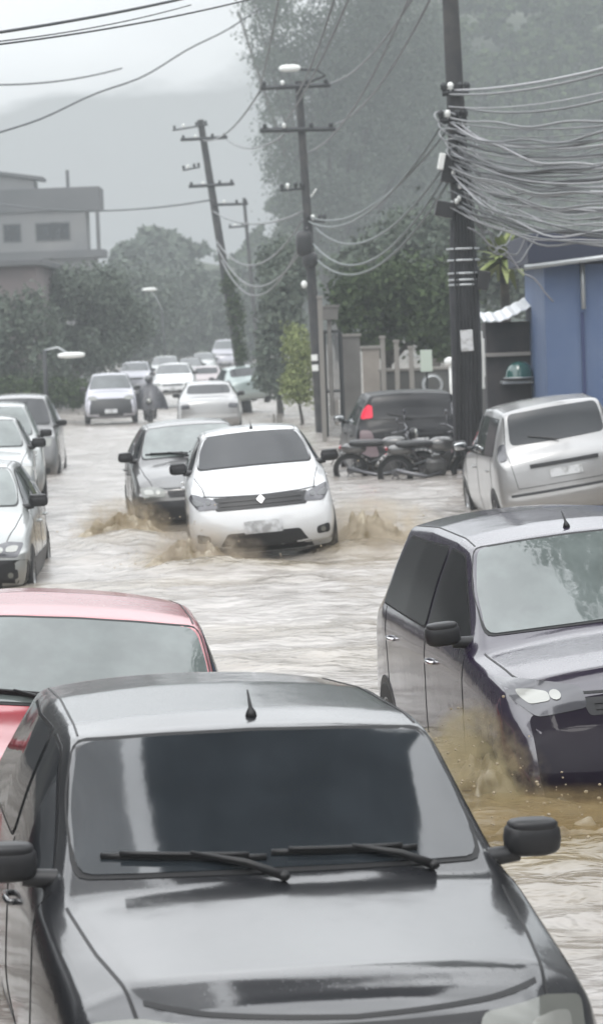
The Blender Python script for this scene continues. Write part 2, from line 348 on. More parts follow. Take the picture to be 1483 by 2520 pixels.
def build_car(name, label, cat, kind, paint_m, glass_m=None, L=1.0, W=1.0, H=1.0, fine=False, opts=None, group=None):
    o = dict(wipers=0, antenna=False, mirrors=BLACK, lamp=LENS, grille=True, lower=True, fog=True, plate=True, handles=True, rails=False,
             light=None, grille_o=None, far=False, wheels=True, trim_low=BLACK, rear=False, badge=False)
    o.update(opts or {})
    root = thing(name, label, cat, group=group)
    c = Car(kind, root, L, W, H, fine); cow, rf = c.cow, c.rf; g = glass_m or GL
    xw, zw, ww = cow[0], cow[1], cow[3]; xr, zr, wr = rf[0], rf[1], rf[3]
    K = PROFILES[kind]; sd = kind == 'sedan'; re = K[8]; rg = K[9]; belt = rf[4]
    z0 = zw+.035; z1 = zr-.03; zmid = (z0+z1)/2
    wsh = lambda e: [(-(ww-.035+e), z0-e*.6-.012), (-(ww-.035+e)*.5, z0-e*.6-.003), (0, z0-e*.6), ((ww-.035+e)*.5, z0-e*.6-.003), (ww-.035+e, z0-e*.6-.012), ((ww+wr)/2-.01+e, zmid), (wr-.025+e, z1-.01+e*.6), (wr*.5, z1+.006+e*.6), (0, z1+.012+e*.6), (-wr*.5, z1+.006+e*.6), (-(wr-.025+e), z1-.01+e*.6), (-((ww+wr)/2-.01+e), zmid)]
    ws = c.part('windshield', wsh(0), 'front', g, off=.007, smooth=.05, rings=8)
    fr = MB(); c.patch(wsh(.018), 'front', .0035, .05, fr); fr.build('windshield_seal', SEAL, ws, smooth=True, angle=50)
    # ---- side glass
    xa = xw-.22; zb_ = belt+.035
    def sidewin(e):
        zt_ = zr-.075
        front = [(xa+.02+e*1.5, zb_-e), (xr-.10+e*.7, zt_+e), ((.02 if not sd else -.02)-.045-e if False else -.10+e*0, zt_+.02+e), (-.10+e*0, zb_-e)]
        return front, [(-.17, zb_-e), (-.17, zt_+.02+e), (re[0]+.22 if not sd else re[0]+.12, zt_+e), ((rg[0]+.42 if not sd else re[0]-.12)-e, zb_-e+.02)]
    a, b = sidewin(0); a2, b2 = sidewin(.012)
    for view in ('left', 'right'):
        for q, q2 in ((a, a2), (b, b2)):
            w = c.part('side_window', q, view, g if o['far'] else (o.get('side_glass') or GLD), off=.006, smooth=.05)
            if not o['far']:
                s_ = MB(); c.patch(q2, view, .003, .05, s_); s_.build('window_seal', SEAL, w, smooth=True, angle=50)
    # ---- rear glass
    zrg = rg[1]+.05; zrt = re[1]-.06
    hw0, hw1 = rg[3]-.05, re[3]-.03
    rw = c.part('rear_window', [(-hw0, zrg), (0, zrg-.01), (hw0, zrg), (hw1, zrt), (0, zrt+.012), (-hw1, zrt)], 'rear', o.get('rear_glass') or (GLD if g is GL else g), off=.006, smooth=.07, rings=8)
    # ---- nose
    zh = K[1][1]; zn = K[0][1]
    if not o['rear'] or True:
        lt = o['light'] or [(.44, zn-.13), (.70, zn-.15), (.755, zn-.02), (.60, zn+.0), (.45, zn-.035)]
        for pts in (lt, mir(lt)):
            h_ = c.part('headlight', pts, 'front', o['lamp'], off=.008, smooth=.03)
            if not o['far']:
                cx = sum(p[0] for p in pts)/len(pts); cz = sum(p[1] for p in pts)/len(pts)
                sg_x = 1 if cx > 0 else -1
                c.part('reflector', [(cx+(p[0]-cx)*.40+sg_x*.05, cz+(p[1]-cz)*.42) for p in pts], 'front', o.get('refl') or LAMP, off=.012, smooth=.02, parent=h_, rings=2)
                c.part('bulb', [(cx-sg_x*.06+.028*math.cos(t), cz-.006+.024*math.sin(t)) for t in np.linspace(0, 2*math.pi, 13)[:-1]], 'front', o.get('refl') or LAMP, off=.014, parent=h_, rings=2)
        if o['grille']:
            gp = o['grille_o'] or [(-.40, zn-.14), (.40, zn-.14), (.42, zn-.055), (-.42, zn-.055)]
            gr = c.part('grille', gp, 'front', BLACK, off=.006, smooth=.02)
            if not o['far']:
                zs_ = [p[1] for p in gp]; lo, hi = min(zs_), max(zs_); wx = max(p[0] for p in gp)*.86
                sm = MB()
                for k in range(1, 3):
                    zz = lo+(hi-lo)*k/3; c.line([(-wx, zz), (wx, zz)], 'front', w=.010, off=.012, mi=0, mb=sm)
                sm.build('grille_bar', mat('grille_bar', (.022, .022, .024), .4), gr)
        if o['badge']:
            c.part('badge', [(.0, zn-.135), (.045, zn-.09), (.0, zn-.045), (-.045, zn-.09)], 'front', CHROME, off=.022, depth=-.004, rings=2)
        if o['lower']:
            c.part('lower_intake', o.get('intake') or [(-.42, .27), (.42, .27), (.36, .39), (-.36, .39)], 'front', BLACK, off=.005, smooth=.03)
        if o.get('bumper_m'):
            bz = o['bumper_z']; c.part('bumper', [(-.66, .19), (.66, .19), (.71, .5), (.70, bz-.10), (.62, bz-.06), (.40, bz-.02), (0, bz), (-.40, bz-.02), (-.62, bz-.06), (-.70, bz-.10), (-.71, .5)], 'front', o['bumper_m'], off=.0045, smooth=.03, rings=10, depth=.03)
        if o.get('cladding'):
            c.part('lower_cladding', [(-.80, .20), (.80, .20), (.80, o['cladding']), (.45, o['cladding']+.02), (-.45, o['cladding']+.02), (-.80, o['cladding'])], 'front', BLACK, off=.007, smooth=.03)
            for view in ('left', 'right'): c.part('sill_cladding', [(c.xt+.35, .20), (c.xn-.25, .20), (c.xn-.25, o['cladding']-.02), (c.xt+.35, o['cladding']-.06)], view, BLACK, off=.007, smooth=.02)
        if o['fog']:
            for s_ in (-1, 1):
                f_ = c.part('fog_light_surround', [(s_*.56, .33), (s_*.70, .34), (s_*.70, .44), (s_*.56, .41)][::s_], 'front', BLACK, off=.006, smooth=.03)
                if not o['far']: c.part('fog_lamp', [(s_*.625+.028*math.cos(t), .38+.028*math.sin(t)) for t in np.linspace(0, 2*math.pi, 11)[:-1]], 'front', LENS, off=.012, parent=f_, rings=2)
        if o['plate']:
            pz = o.get('plate_z', .43)
            c.part('number_plate', [(-.2, pz-.065), (.2, pz-.065), (.2, pz+.065), (-.2, pz+.065)], 'front', PLATE, off=.018, depth=-.004, rings=3)
    # ---- tail
    tl = o.get('tail') or [(.58, rg[1]-.28), (.76, rg[1]-.28), (.75, rg[1]-.04), (.62, rg[1]-.04)]
    for pts, tm_ in ((tl, o.get('tail_m') or REDL), (mir(tl), o.get('tail_right') or o.get('tail_m') or REDL)): c.part('tail_light', pts, 'rear', tm_, off=.010, smooth=.04)
    if o['rear']:
        c.part('number_plate', [(-.2, .70), (.2, .70), (.2, .80), (-.2, .80)], 'rear', PLATE, off=.014, depth=-.004, rings=3)
        hb = MB(); c.line([(-.42, .865), (.42, .865)], 'rear', w=.045, off=.022, mi=0, mb=hb); hb.build('tailgate_handle', o.get('handle_m') or BLACK, root)
        rb = MB(); c.line([(-.70, .545), (.70, .545)], 'rear', w=.03, off=.008, mi=0, mb=rb); rb.build('bumper_strip', BLACK, root)
        rwp = MB(); p0 = c.hit(0, rg[1]+.03, 'rear', .03); p1 = c.hit(.36, rg[1]+.13, 'rear', .02); rwp.tube([p0, p1], .008, 6); rwp.build('rear_wiper', BLACK, root)
        c.line([(-.60, .62), (-.66, rg[1]), (-.60, re[1]-.10)], 'rear'); c.line([(.60, .62), (.66, rg[1]), (.60, re[1]-.10)], 'rear'); c.line([(-.60, .62), (.60, .62)], 'rear')
    if o.get('corner_m'):
        for pts in ([(.50, .50), (.77, .50), (.76, .96), (.60, .95)], mir([(.50, .50), (.77, .50), (.76, .96), (.60, .95)])): c.part('bumper_corner', pts, 'rear', o['corner_m'], off=.012, smooth=.06)
    # ---- panel gaps (kept in the body mesh)
    if not o['far']:
        c.line([(-.60, zn-.015), (-.42, zn-.028), (0, zn-.04), (.42, zn-.028), (.60, zn-.015)], 'front', w=.012)
        for s_ in (-1, 1):
            c.line([(K[1][0]-.05, s_*(K[1][3]+.01)), (K[2][0], s_*(K[2][3]+.02)), (xw-.02, s_*(ww+.015))], 'top', w=.010)
            c.line([(xr-.08, s_*(wr-.03)), (re[0]+.1, s_*(re[3]-.03))], 'top', w=.008)
        for view in ('left', 'right'):
            c.line([(xa+.08, .25), (xa+.10, .6), (xa+.06, zb_-.02)], view); c.line([(-.13, .25), (-.13, zb_)], view)
            c.line([(rg[0]+.85, .32), (rg[0]+.60, .60), (rg[0]+.52, zb_)], view); c.line([(xa+.1, .27), (rg[0]+.9, .27)], view)
    # ---- wheels
    if o['wheels']:
        wb_f, wb_r = c.xn-.68, c.xt+.62; rw_ = .30
        for x in (wb_f, wb_r):
            for s_, view in ((1, 'left'), (-1, 'right')):
                arch = [(x+.345*math.cos(t), max(.205, .30+.345*math.sin(t))) for t in np.linspace(-.28, math.pi+.28, 20)]
                c.patch(arch, view, .004, mi=1, rings=3)
                y_ = abs(c.hit(x, .42, view, 0).y)
                wh = bpy.data.objects.new('wheel', None); link(wh, root); wh.location = (x*L, s_*(y_-.085), rw_)
                ax = Vector((0, s_, 0))
                MB().lathe((0, 0, 0), [(.19, -.09), (.27, -.09), (rw_, -.06), (rw_, .075), (.275, .098), (.19, .098)], ax, 28).build('tyre', TYRE, wh, smooth=True, angle=40)
                rm = MB().lathe((0, 0, 0), [(.195, -.08), (.195, .094), (.18, .094), (.165, .05), (.02, .05)], ax, 28)
                for k in range(6):
                    t = k*math.pi/3; rot = Matrix.Rotation(t, 3, 'Y')
                    rm.box(rot @ Vector((.10, s_*.075, 0)), (.17, .02, .045), rot)
                rm.lathe((0, 0, 0), [(.045, .06), (.045, .09), (.001, .095)], ax, 14)
                rm.build('rim', RIM, wh, smooth=True, angle=40)
    # ---- mirrors
    for s_, view in ((1, 'left'), (-1, 'right')):
        bx = xa-.02; base = c.hit(bx, belt+.05, view, .01)
        mk = MB(); ctr = Vector((base.x-.01, base.y+s_*.135, base.z+.045))
        mk.tube([base-Vector((0, s_*.03, .015)), ctr-Vector((0, s_*.05, .05))], [.035, .03], 8)
        mk.ball(ctr, .06, .10, .062, n=16, e=.6)
        mo = mk.build('wing_mirror', o['mirrors'], root, smooth=True, angle=60)
        if not o['far']:
            MB().ball(ctr-Vector((.062, 0, 0)), .008, .085, .050, n=14, e=.6).build('mirror_glass', MIRG, mo, smooth=True)
            MB().ball(ctr+Vector((.004, 0, .045)), .054, .088, .026, n=14, e=.6).build('mirror_cap', o.get('mirror_cap') or o['mirrors'], mo, smooth=True)
    # ---- handles
    if o['handles'] and not o['far']:
        for s_, view in ((1, 'left'), (-1, 'right')):
            for x in (.02, rg[0]+.72):
                p0 = c.hit(x, belt-.14, view, .022); p1 = c.hit(x+.15, belt-.14, view, .022)
                hh = MB().tube([p0-Vector((0, s_*.03, 0)), p0, (p0+p1)/2+Vector((0, s_*.008, 0)), p1, p1-Vector((0, s_*.03, 0))], .012, 8)
                hh.build('door_handle', o.get('door_handle_m') or paint_m, root, smooth=True)
    # ---- wipers
    if o['wipers']:
        for (y0, y1, ys, sw) in ((-.02, -.60, .0, 0), (.50, -.04, 0, 0)):
            wp = MB(); pv = c.hit(y0, z0-.03, 'front', .02)
            mid_ = c.hit((y0+y1)*.5, z0+.028, 'front', .035); mid2 = c.hit((y0*.8+y1*.2), z0+.002, 'front', .03)
            wp.tube([pv, mid2, mid_], [.017, .013, .008], 8); wp.ball(pv, .022, .022, .018, n=10)
            bl = [c.hit(y1+(y0-y1)*t, z0+.034-.012*t, 'front', .014) for t in np.linspace(0, .93, 10)]
            bl2 = [p+Vector((.012, 0, .012)) for p in bl]
            wp.tube(bl, .011, 6); wp.tube(bl2[1:-1], .009, 6)
            wp.build('wiper', SEAL, root, smooth=True)
    if o['antenna']:
        p = c.hit(rf[0]-.12, .02, 'top', 0)
        MB().tube([p-Vector((0, 0, .01)), p+Vector((0, 0, .015)), p+Vector((-.01, 0, .03)), p+Vector((-.07, 0, .085))], [.024, .018, .008, .003], 8).build('roof_antenna', SEAL, root, smooth=True)
    if o['rails']:
        for s_ in (-1, 1):
            p = [c.hit(x, s_*(wr-.02), 'top', .0 if i in (0, 4) else .04) for i, x in enumerate(np.linspace(xr-.15, re[0]+.1, 5))]
            MB().tube(p, .014, 6).build('roof_rail', BLACK, root, smooth=True)
    c.mb.build('body', [paint_m, SEAL, BLACK], root, smooth=True, angle=38)
    root['_zw'] = zw
    return root, c

def put(root, c, local, px, py, Y, yaw=0.0, roll=0.0, pitch=0.0, away=False):
    """stand a car so that its local point shows at that spot; yaw>0 turns its nose to the picture's right"""
    L, W, H = c.k; lp = Vector((local[0]*L, local[1]*W, local[2]*H))
    base = R(90) if away else R(-90)
    M = Matrix.Rotation(base+(R(yaw) if not away else R(-yaw)), 3, 'Z') @ Matrix.Rotation(R(pitch), 3, 'Y') @ Matrix.Rotation(R(roll), 3, 'X')
    w = P(px, py, Y); loc = w-M @ lp
    root.location = loc; root.rotation_euler = M.to_euler()
    print(f"{root.name:22s} x={loc.x:6.2f} y={loc.y:6.2f} z={loc.z:5.2f} {root['label'][:40]}")
    return loc
# ------------------------------------------------------------------ ground, flood water, hills
rng = np.random.default_rng(7); random.seed(7)
WY = [-60, 0, 40, 68, 90, 120, 180, 260, 400, 900]; WZ = [.28, .28, .26, .02, -.32, -.30, 0, 1.5, 6, 14]
def water_z(y): return np.interp(y, WY, WZ)

def vnoise(x, y, seed=0):
    xi = np.floor(x).astype(np.int64); yi = np.floor(y).astype(np.int64); fx = x-xi; fy = y-yi
    fx = fx*fx*(3-2*fx); fy = fy*fy*(3-2*fy)
    def h(a, b):
        n = (a*374761393+b*668265263+seed*69069) & 0x7fffffff; n = ((n ^ (n >> 13))*1274126177) & 0x7fffffff
        return (n & 0xffff)/65535.0
    return (h(xi, yi)*(1-fx)+h(xi+1, yi)*fx)*(1-fy)+(h(xi, yi+1)*(1-fx)+h(xi+1, yi+1)*fx)*fy
def fbm(x, y, o=4, seed=0): return sum(vnoise(x*2**i, y*2**i, seed+i)*.5**i for i in range(o))/(2-.5**(o-1))

def grid_mesh(name, X, Y, Z, m, attr=None):
    ny, nx = X.shape; me = bpy.data.meshes.new(name)
    co = np.stack([X, Y, Z], -1).reshape(-1, 3).astype(np.float32)
    i = np.arange(ny*nx).reshape(ny, nx); f = np.stack([i[:-1, :-1], i[:-1, 1:], i[1:, 1:], i[1:, :-1]], -1).reshape(-1, 4)
    me.vertices.add(len(co)); me.vertices.foreach_set('co', co.ravel()); me.loops.add(f.size); me.loops.foreach_set('vertex_index', f.ravel().astype(np.int32))
    me.polygons.add(len(f)); me.polygons.foreach_set('loop_start', np.arange(0, f.size, 4, dtype=np.int32)); me.polygons.foreach_set('use_smooth', np.ones(len(f), bool))
    me.update(); me.validate(); me.materials.append(m)
    if attr is not None:
        a = me.attributes.new('mud', 'FLOAT', 'POINT'); a.data.foreach_set('value', attr.ravel().astype(np.float32))
    o = bpy.data.objects.new(name, me); C.objects.link(o); return o

gx = np.concatenate([np.linspace(-450, -30, 22), np.linspace(-24, 24, 50), np.linspace(30, 450, 22)])
gy = np.concatenate([np.linspace(-60, 0, 8), np.linspace(3, 130, 80), np.linspace(135, 900, 60)])
X, Y = np.meshgrid(gx, gy)
cxr = -np.clip((Y-20)/100, 0, 1)*1.5          # the street drifts a little to the left
edge = np.clip((np.abs(X-cxr)-8.5)/2.0, 0, 1)
Z = water_z(Y)-.34+edge*.42+fbm(X*.3, Y*.3, 3)*.05
GROUND = mat('wet_ground', (0.12, 0.11, 0.095), 0.45, noise=(0.8, (0.2, 0.185, 0.16), .35, .65), bump=(6, .4, .02))
tag(grid_mesh('ground', X, Y, Z, GROUND), kind='structure')

mw = bpy.data.materials.new('flood_water'); mw.use_nodes = True; t = mw.node_tree; b = t.nodes['Principled BSDF']
b.inputs['Roughness'].default_value = 0.22; b.inputs['IOR'].default_value = 1.6
at = t.nodes.new('ShaderNodeAttribute'); at.attribute_name = 'mud'
geo = t.nodes.new('ShaderNodeNewGeometry')
mpn = t.nodes.new('ShaderNodeMapping'); mpn.inputs['Scale'].default_value = (.9, 1.3, 1); t.links.new(geo.outputs['Position'], mpn.inputs[0])
n1 = t.nodes.new('ShaderNodeTexNoise'); n1.inputs['Scale'].default_value = 1.1; n1.inputs['Detail'].default_value = 5; n1.inputs['Roughness'].default_value = .55; n1.inputs['Distortion'].default_value = .3
t.links.new(mpn.outputs[0], n1.inputs['Vector'])
r1 = t.nodes.new('ShaderNodeValToRGB'); r1.color_ramp.elements[0].position = .35; r1.color_ramp.elements[1].position = .68
r1.color_ramp.elements[0].color = (.225, .20, .175, 1); r1.color_ramp.elements[1].color = (.42, .395, .37, 1)
t.links.new(n1.outputs[0], r1.inputs[0])
r2 = t.nodes.new('ShaderNodeValToRGB'); r2.color_ramp.elements[0].position = .3; r2.color_ramp.elements[1].position = .7
r2.color_ramp.elements[0].color = (.08, .056, .023, 1); r2.color_ramp.elements[1].color = (.23, .18, .09, 1)
t.links.new(n1.outputs[0], r2.inputs[0])
mxw = t.nodes.new('ShaderNodeMix'); mxw.data_type = 'RGBA'; t.links.new(at.outputs['Fac'], mxw.inputs[0]); t.links.new(r1.outputs[0], mxw.inputs[6]); t.links.new(r2.outputs[0], mxw.inputs[7])
t.links.new(mxw.outputs[2], b.inputs['Base Color'])
mp2 = t.nodes.new('ShaderNodeMapping'); mp2.inputs['Scale'].default_value = (1.5, 2.3, 1); t.links.new(geo.outputs['Position'], mp2.inputs[0])
n2 = t.nodes.new('ShaderNodeTexNoise'); n2.inputs['Scale'].default_value = 2.4; n2.inputs['Detail'].default_value = 3; n2.inputs['Distortion'].default_value = .25; t.links.new(mp2.outputs[0], n2.inputs['Vector'])
bp = t.nodes.new('ShaderNodeBump'); bp.inputs['Strength'].default_value = .8; bp.inputs['Distance'].default_value = .06
t.links.new(n2.outputs[0], bp.inputs['Height']); t.links.new(bp.outputs[0], b.inputs['Normal'])

def axis(a, b, s): return np.arange(a, b, s)
wx = np.concatenate([axis(-45, -8, 1.0), axis(-8, 8, .07), np.linspace(8, 45, 37)])
wy = [-5.0]
while wy[-1] < 255: wy.append(wy[-1]+max(.05, .0065*abs(wy[-1])) if wy[-1] > 5 else wy[-1]+.5)
wy = np.array(wy); X, Y = np.meshgrid(wx, wy)
amp = .030*np.ones_like(X)
rip = (fbm(X*1.3+9, Y*1.9, 5, 3)-.5)*2
ridge = 1-np.abs(fbm(X*1.1+3, Y*2.1+4, 4, 11)*2-1)*2
Z = water_z(Y)+amp*rip*1.6+.022*np.clip(fbm(X*3.3, Y*5.5, 3, 41)*2-1, -1, 1)+.018*np.clip(ridge, 0, 1)**2
mud = np.zeros_like(X)
# bow waves and wakes: (px, py, Y, half width across, half length along, height, mud)
WAKES = [(530, 1365, 27.3, .7, .35, .12, .9), (660, 1372, 27.2, .9, .3, .03, .7), (880, 1330, 28.6, .55, .5, .14, .75), (960, 1320, 28.9, .8, .7, .05, .45),
         (460, 1330, 28.4, .6, .5, .14, .7), (330, 1300, 31.6, .6, .5, .12, .6), (290, 1310, 31.0, .8, .7, .05, .4), (150, 1340, 29, 1.5, .3, .05, .2),
         (1240, 1990, 13.1, .75, .8, .05, 1.0), (1130, 1830, 14.6, .45, 1.2, .16, .95), (1400, 2070, 12.3, .7, .5, .05, 1.0), (1470, 2200, 11.4, .55, .6, .03, .5),
         (1330, 2080, 12.0, .8, .5, .03, .9), (700, 1650, 19.5, 1.4, .5, .02, .35), (800, 1640, 19.8, 1.4, .4, .02, .3), (60, 1430, 25, 1.2, .6, .02, .4), (1100, 1290, 29.5, 1.6, .8, .02, .3), (560, 1560, 21.5, 1.3, .5, .02, .35), (1000, 1330, 28, 1.2, .5, .02, .4), (300, 1400, 26, 1.6, .5, .02, .4), (1450, 2350, 10.4, .8, .3, .01, .35)]
for px, py, yy, sx, sy, h, md in WAKES:
    c_ = P(px, py, yy); q = np.exp(-((X-c_.x)/sx)**2-((Y-yy)/sy)**2)
    Z += h*q*(.55+.9*fbm(X*3.1+px, Y*4+py, 4, 21)); mud = np.maximum(mud, md*np.clip(q*1.5, 0, 1)*(.75+.4*fbm(X*2+px, Y*2, 3, 5)))
# shallow trailing chevrons behind the white car
for s_ in (-1, 1):
    for k in range(3):
        d_ = (X+.42)-s_*(.9+(Y-29)*.35+k*.5); Z += np.where((Y > 29) & (Y < 42), .022*np.exp(-(d_/.13)**2), 0)
water = tag(grid_mesh('flood_water', X, Y, Z, mw, np.clip(mud, 0, 1)), kind='structure')

# ------------------------------------------------------------------ foliage
def leaf_mesh(name, pts, sizes, m, parent=None, normals=None, flat=.7):
    n = len(pts); a = rng.normal(size=(n, 3)); 
    if normals is not None: a = a*flat+normals
    a /= np.linalg.norm(a, axis=1, keepdims=True); b = np.cross(a, rng.normal(size=(n, 3))); b /= np.linalg.norm(b, axis=1, keepdims=True); c = np.cross(a, b)
    s = np.asarray(sizes).reshape(-1, 1)
    q = np.stack([pts-b*s, pts+c*s*.55, pts+b*s, pts-c*s*.55], 1).reshape(-1, 3).astype(np.float32)
    me = bpy.data.meshes.new(name); me.vertices.add(len(q)); me.vertices.foreach_set('co', q.ravel())
    me.loops.add(4*n); me.loops.foreach_set('vertex_index', np.arange(4*n, dtype=np.int32)); me.polygons.add(n); me.polygons.foreach_set('loop_start', np.arange(0, 4*n, 4, dtype=np.int32))
    me.update(); me.materials.append(m)
    o = bpy.data.objects.new(name, me); link(o, parent); return o
def leafmat(name, a, b):
    if name in MATS: return MATS[name]
    m = bpy.data.materials.new(name); m.use_nodes = True; t = m.node_tree; p = t.nodes['Principled BSDF']
    g = t.nodes.new('ShaderNodeNewGeometry'); r = t.nodes.new('ShaderNodeValToRGB'); r.color_ramp.elements[0].color = (*a, 1); r.color_ramp.elements[1].color = (*b, 1)
    t.links.new(g.outputs['Random Per Island'], r.inputs[0]); t.links.new(r.outputs[0], p.inputs['Base Color']); p.inputs['Roughness'].default_value = .9; p.inputs['Specular IOR Level'].default_value = .15
    MATS[name] = m; return m
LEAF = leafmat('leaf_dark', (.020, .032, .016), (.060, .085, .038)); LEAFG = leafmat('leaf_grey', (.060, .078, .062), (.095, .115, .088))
LEAFL = leafmat('leaf_light', (.12, .15, .05), (.24, .27, .12)); BARK = mat('bark', (.07, .06, .05), .85, noise=(5, (.03, .028, .025), .4, .6), bump=(9, .6, .03))

def clump_points(cs, n, gap=.35, shell=.55):
    """points in the crown's lumps, thinned by noise so that gaps stay open"""
    vol = np.array([c[3]*c[4]*c[5] for c in cs]); k = rng.choice(len(cs), size=int(n*1.6), p=vol/vol.sum()); cs = np.array(cs, float)[k]
    d = rng.normal(size=(len(k), 3)); d /= np.linalg.norm(d, axis=1, keepdims=True); r = (shell+(1-shell)*rng.random((len(k), 1)))
    pts = cs[:, :3]+d*r*cs[:, 3:6]*(1+.22*rng.normal(size=(len(k), 1)))
    L_ = float(np.mean(cs[:, 3]))*.9
    keep = fbm(pts[:, 0]/L_*2+pts[:, 1]*.7/L_, pts[:, 2]/L_*2, 3, 31) > gap*(.9+.2*rng.random(len(k)))
    return pts[keep][:n], d[keep][:n]

def make_tree(name, label, cat, base, lumps, n, leaf, m=None, group=None, trunk_r=.25, crown_name='crown'):
    """base: foot of the trunk; lumps: ellipsoids (x,y,z,rx,ry,rz) in world space"""
    root = thing(name, label, cat, base, group=group); bx = Vector(base)
    ls = [(l[0]-bx.x, l[1]-bx.y, l[2]-bx.z, *l[3:]) for l in lumps]
    small = []
    for l in ls:   # break every big lump up into smaller ones
        for _ in range(9):
            d = rng.normal(size=3); d /= np.linalg.norm(d); q = .38+.3*rng.random()
            small.append((l[0]+d[0]*l[3]*.72, l[1]+d[1]*l[4]*.72, l[2]+d[2]*l[5]*.72, l[3]*q, l[4]*q, l[5]*q))
    p, d = clump_points(small+ls, n); leaf_mesh(crown_name, p, leaf*(.6+.8*rng.random(len(p))), m or LEAF, root, normals=d)
    mb = MB(); top = Vector((np.mean([l[0] for l in ls]), np.mean([l[1] for l in ls]), np.mean([l[2] for l in ls])))
    fork = top*.45; fork.z = max(.3, min(l[2]-l[5] for l in ls))
    mb.tube([Vector((0, 0, -.4)), fork*.5+Vector((.05, 0, 0)), fork], [trunk_r*1.25, trunk_r, trunk_r*.8], 9)
    for l in ls: mb.tube([fork, (fork+Vector(l[:3]))*.5+Vector((0, 0, .2)), Vector(l[:3])], [trunk_r*.6, trunk_r*.4, trunk_r*.12], 6)
    mb.build('trunk', BARK, root, smooth=True)
    return root

def L(px, py, Y, r, ry=None, rz=None):
    p = P(px, py, Y); return (p.x, p.y, p.z, r, ry or r, rz or r)
def gz(x, y): return float(water_z(y))-.3

# far wooded hill that closes the right of the street and the low wooded ridge at the street's end
def ridge_hill(name, pts, depth_w, m):
    """crest given as (x, y, z); a real slope falls from it on both sides"""
    pts = np.array(pts, float); tt = np.linspace(0, len(pts)-1, 90); cx = np.interp(tt, range(len(pts)), pts[:, 0]); cy = np.interp(tt, range(len(pts)), pts[:, 1]); cz = np.interp(tt, range(len(pts)), pts[:, 2])
    v = np.linspace(-1, 1, 41); XX = np.repeat(cx[None], 41, 0); VV = np.repeat(v[:, None], 90, 1)
    YY = cy[None]+VV*depth_w; ZZ = -3+(cz[None]+3)*np.clip(1-np.abs(VV), 0, 1)**.55+(fbm(XX*.11, YY*.09, 4, 8)-.5)*3.0*(1-np.abs(VV))
    return tag(grid_mesh(name, XX, YY, ZZ, m), kind='structure')
HILL = mat('hill_vegetation', (.035, .050, .030), .9, noise=(.12, (.075, .085, .055), .35, .65), bump=(1.2, 1, .5))
h1 = [P(x, y, 300) for x, y in ((500, 760), (640, 640), (760, 380), (900, 60), (1050, -120), (1250, -150), (1400, -10), (1500, 20), (1700, 60))]
ridge_hill('hill', [(p.x, p.y, p.z) for p in h1], 70, HILL)
h2 = [P(x, y, 250) for x, y in ((-200, 700), (100, 690), (260, 690), (330, 640), (370, 615), (420, 612), (500, 650), (600, 660), (700, 640))]
ridge_hill('low_hill', [(p.x, p.y, p.z) for p in h2], 40, HILL)
def forest(name, crest, Y, n, leaf, m, depth, zlow):
    cr_ = np.array([(p.x, p.z) for p in crest]); x = rng.uniform(cr_[0, 0], cr_[-1, 0], n); top = np.interp(x, cr_[:, 0], cr_[:, 1])
    f = rng.random(n)**.8; y = Y+rng.uniform(-1, 1, n)*4-(1-f)*depth; z = zlow+(top-zlow)*np.clip(f+.0, 0, 1)+(fbm(x*.35, y*.2, 3, 4)-.45)*5
    q = fbm(x*.5, z*.6, 3, 77); k = q > .36
    p = np.stack([x, y, z], 1)[k]; o = leaf_mesh(name, p, leaf*(.6+rng.random(len(p))), m, normals=np.array([0, -.6, .8])*.8)
    return tag(o, 'hazy wooded slope closing the view behind the street', 'woods', kind='stuff')
# ------------------------------------------------------------------ the cars
P_BLACK = paint('paint_black', (.020, .021, .024), .1, .3, dirty=.02, cr=.10, cior=1.95)
P_RED = paint('paint_red', (.42, .07, .085), .1, .3, dirty=.1, cior=2.0)
P_GREY = paint('paint_purple_grey', (.018, .010, .030), 0, .35, dirty=.04, cior=2.0, cr=.10)
P_WHITE = paint('paint_white', (.66, .67, .68), 0, .4, dirty=.15)
P_SILVER = paint('paint_silver', (.33, .33, .33), .5, .35, dirty=.45)
P_SILV2 = paint('paint_pale_silver', (.33, .345, .34), .4, .35, dirty=.4)
P_DGREY = paint('paint_dark_grey', (.09, .09, .09), .4, .35, dirty=.3)
P_DARK = paint('paint_soot_black', (.014, .014, .016), 0, .4, dirty=.1, coat=.35, cior=1.4)
P_LILAC = paint('paint_lilac_white', (.40, .40, .45), .1, .4, dirty=.3)
P_NAVY = paint('paint_navy', (.035, .035, .06), .3, .35, dirty=.2)

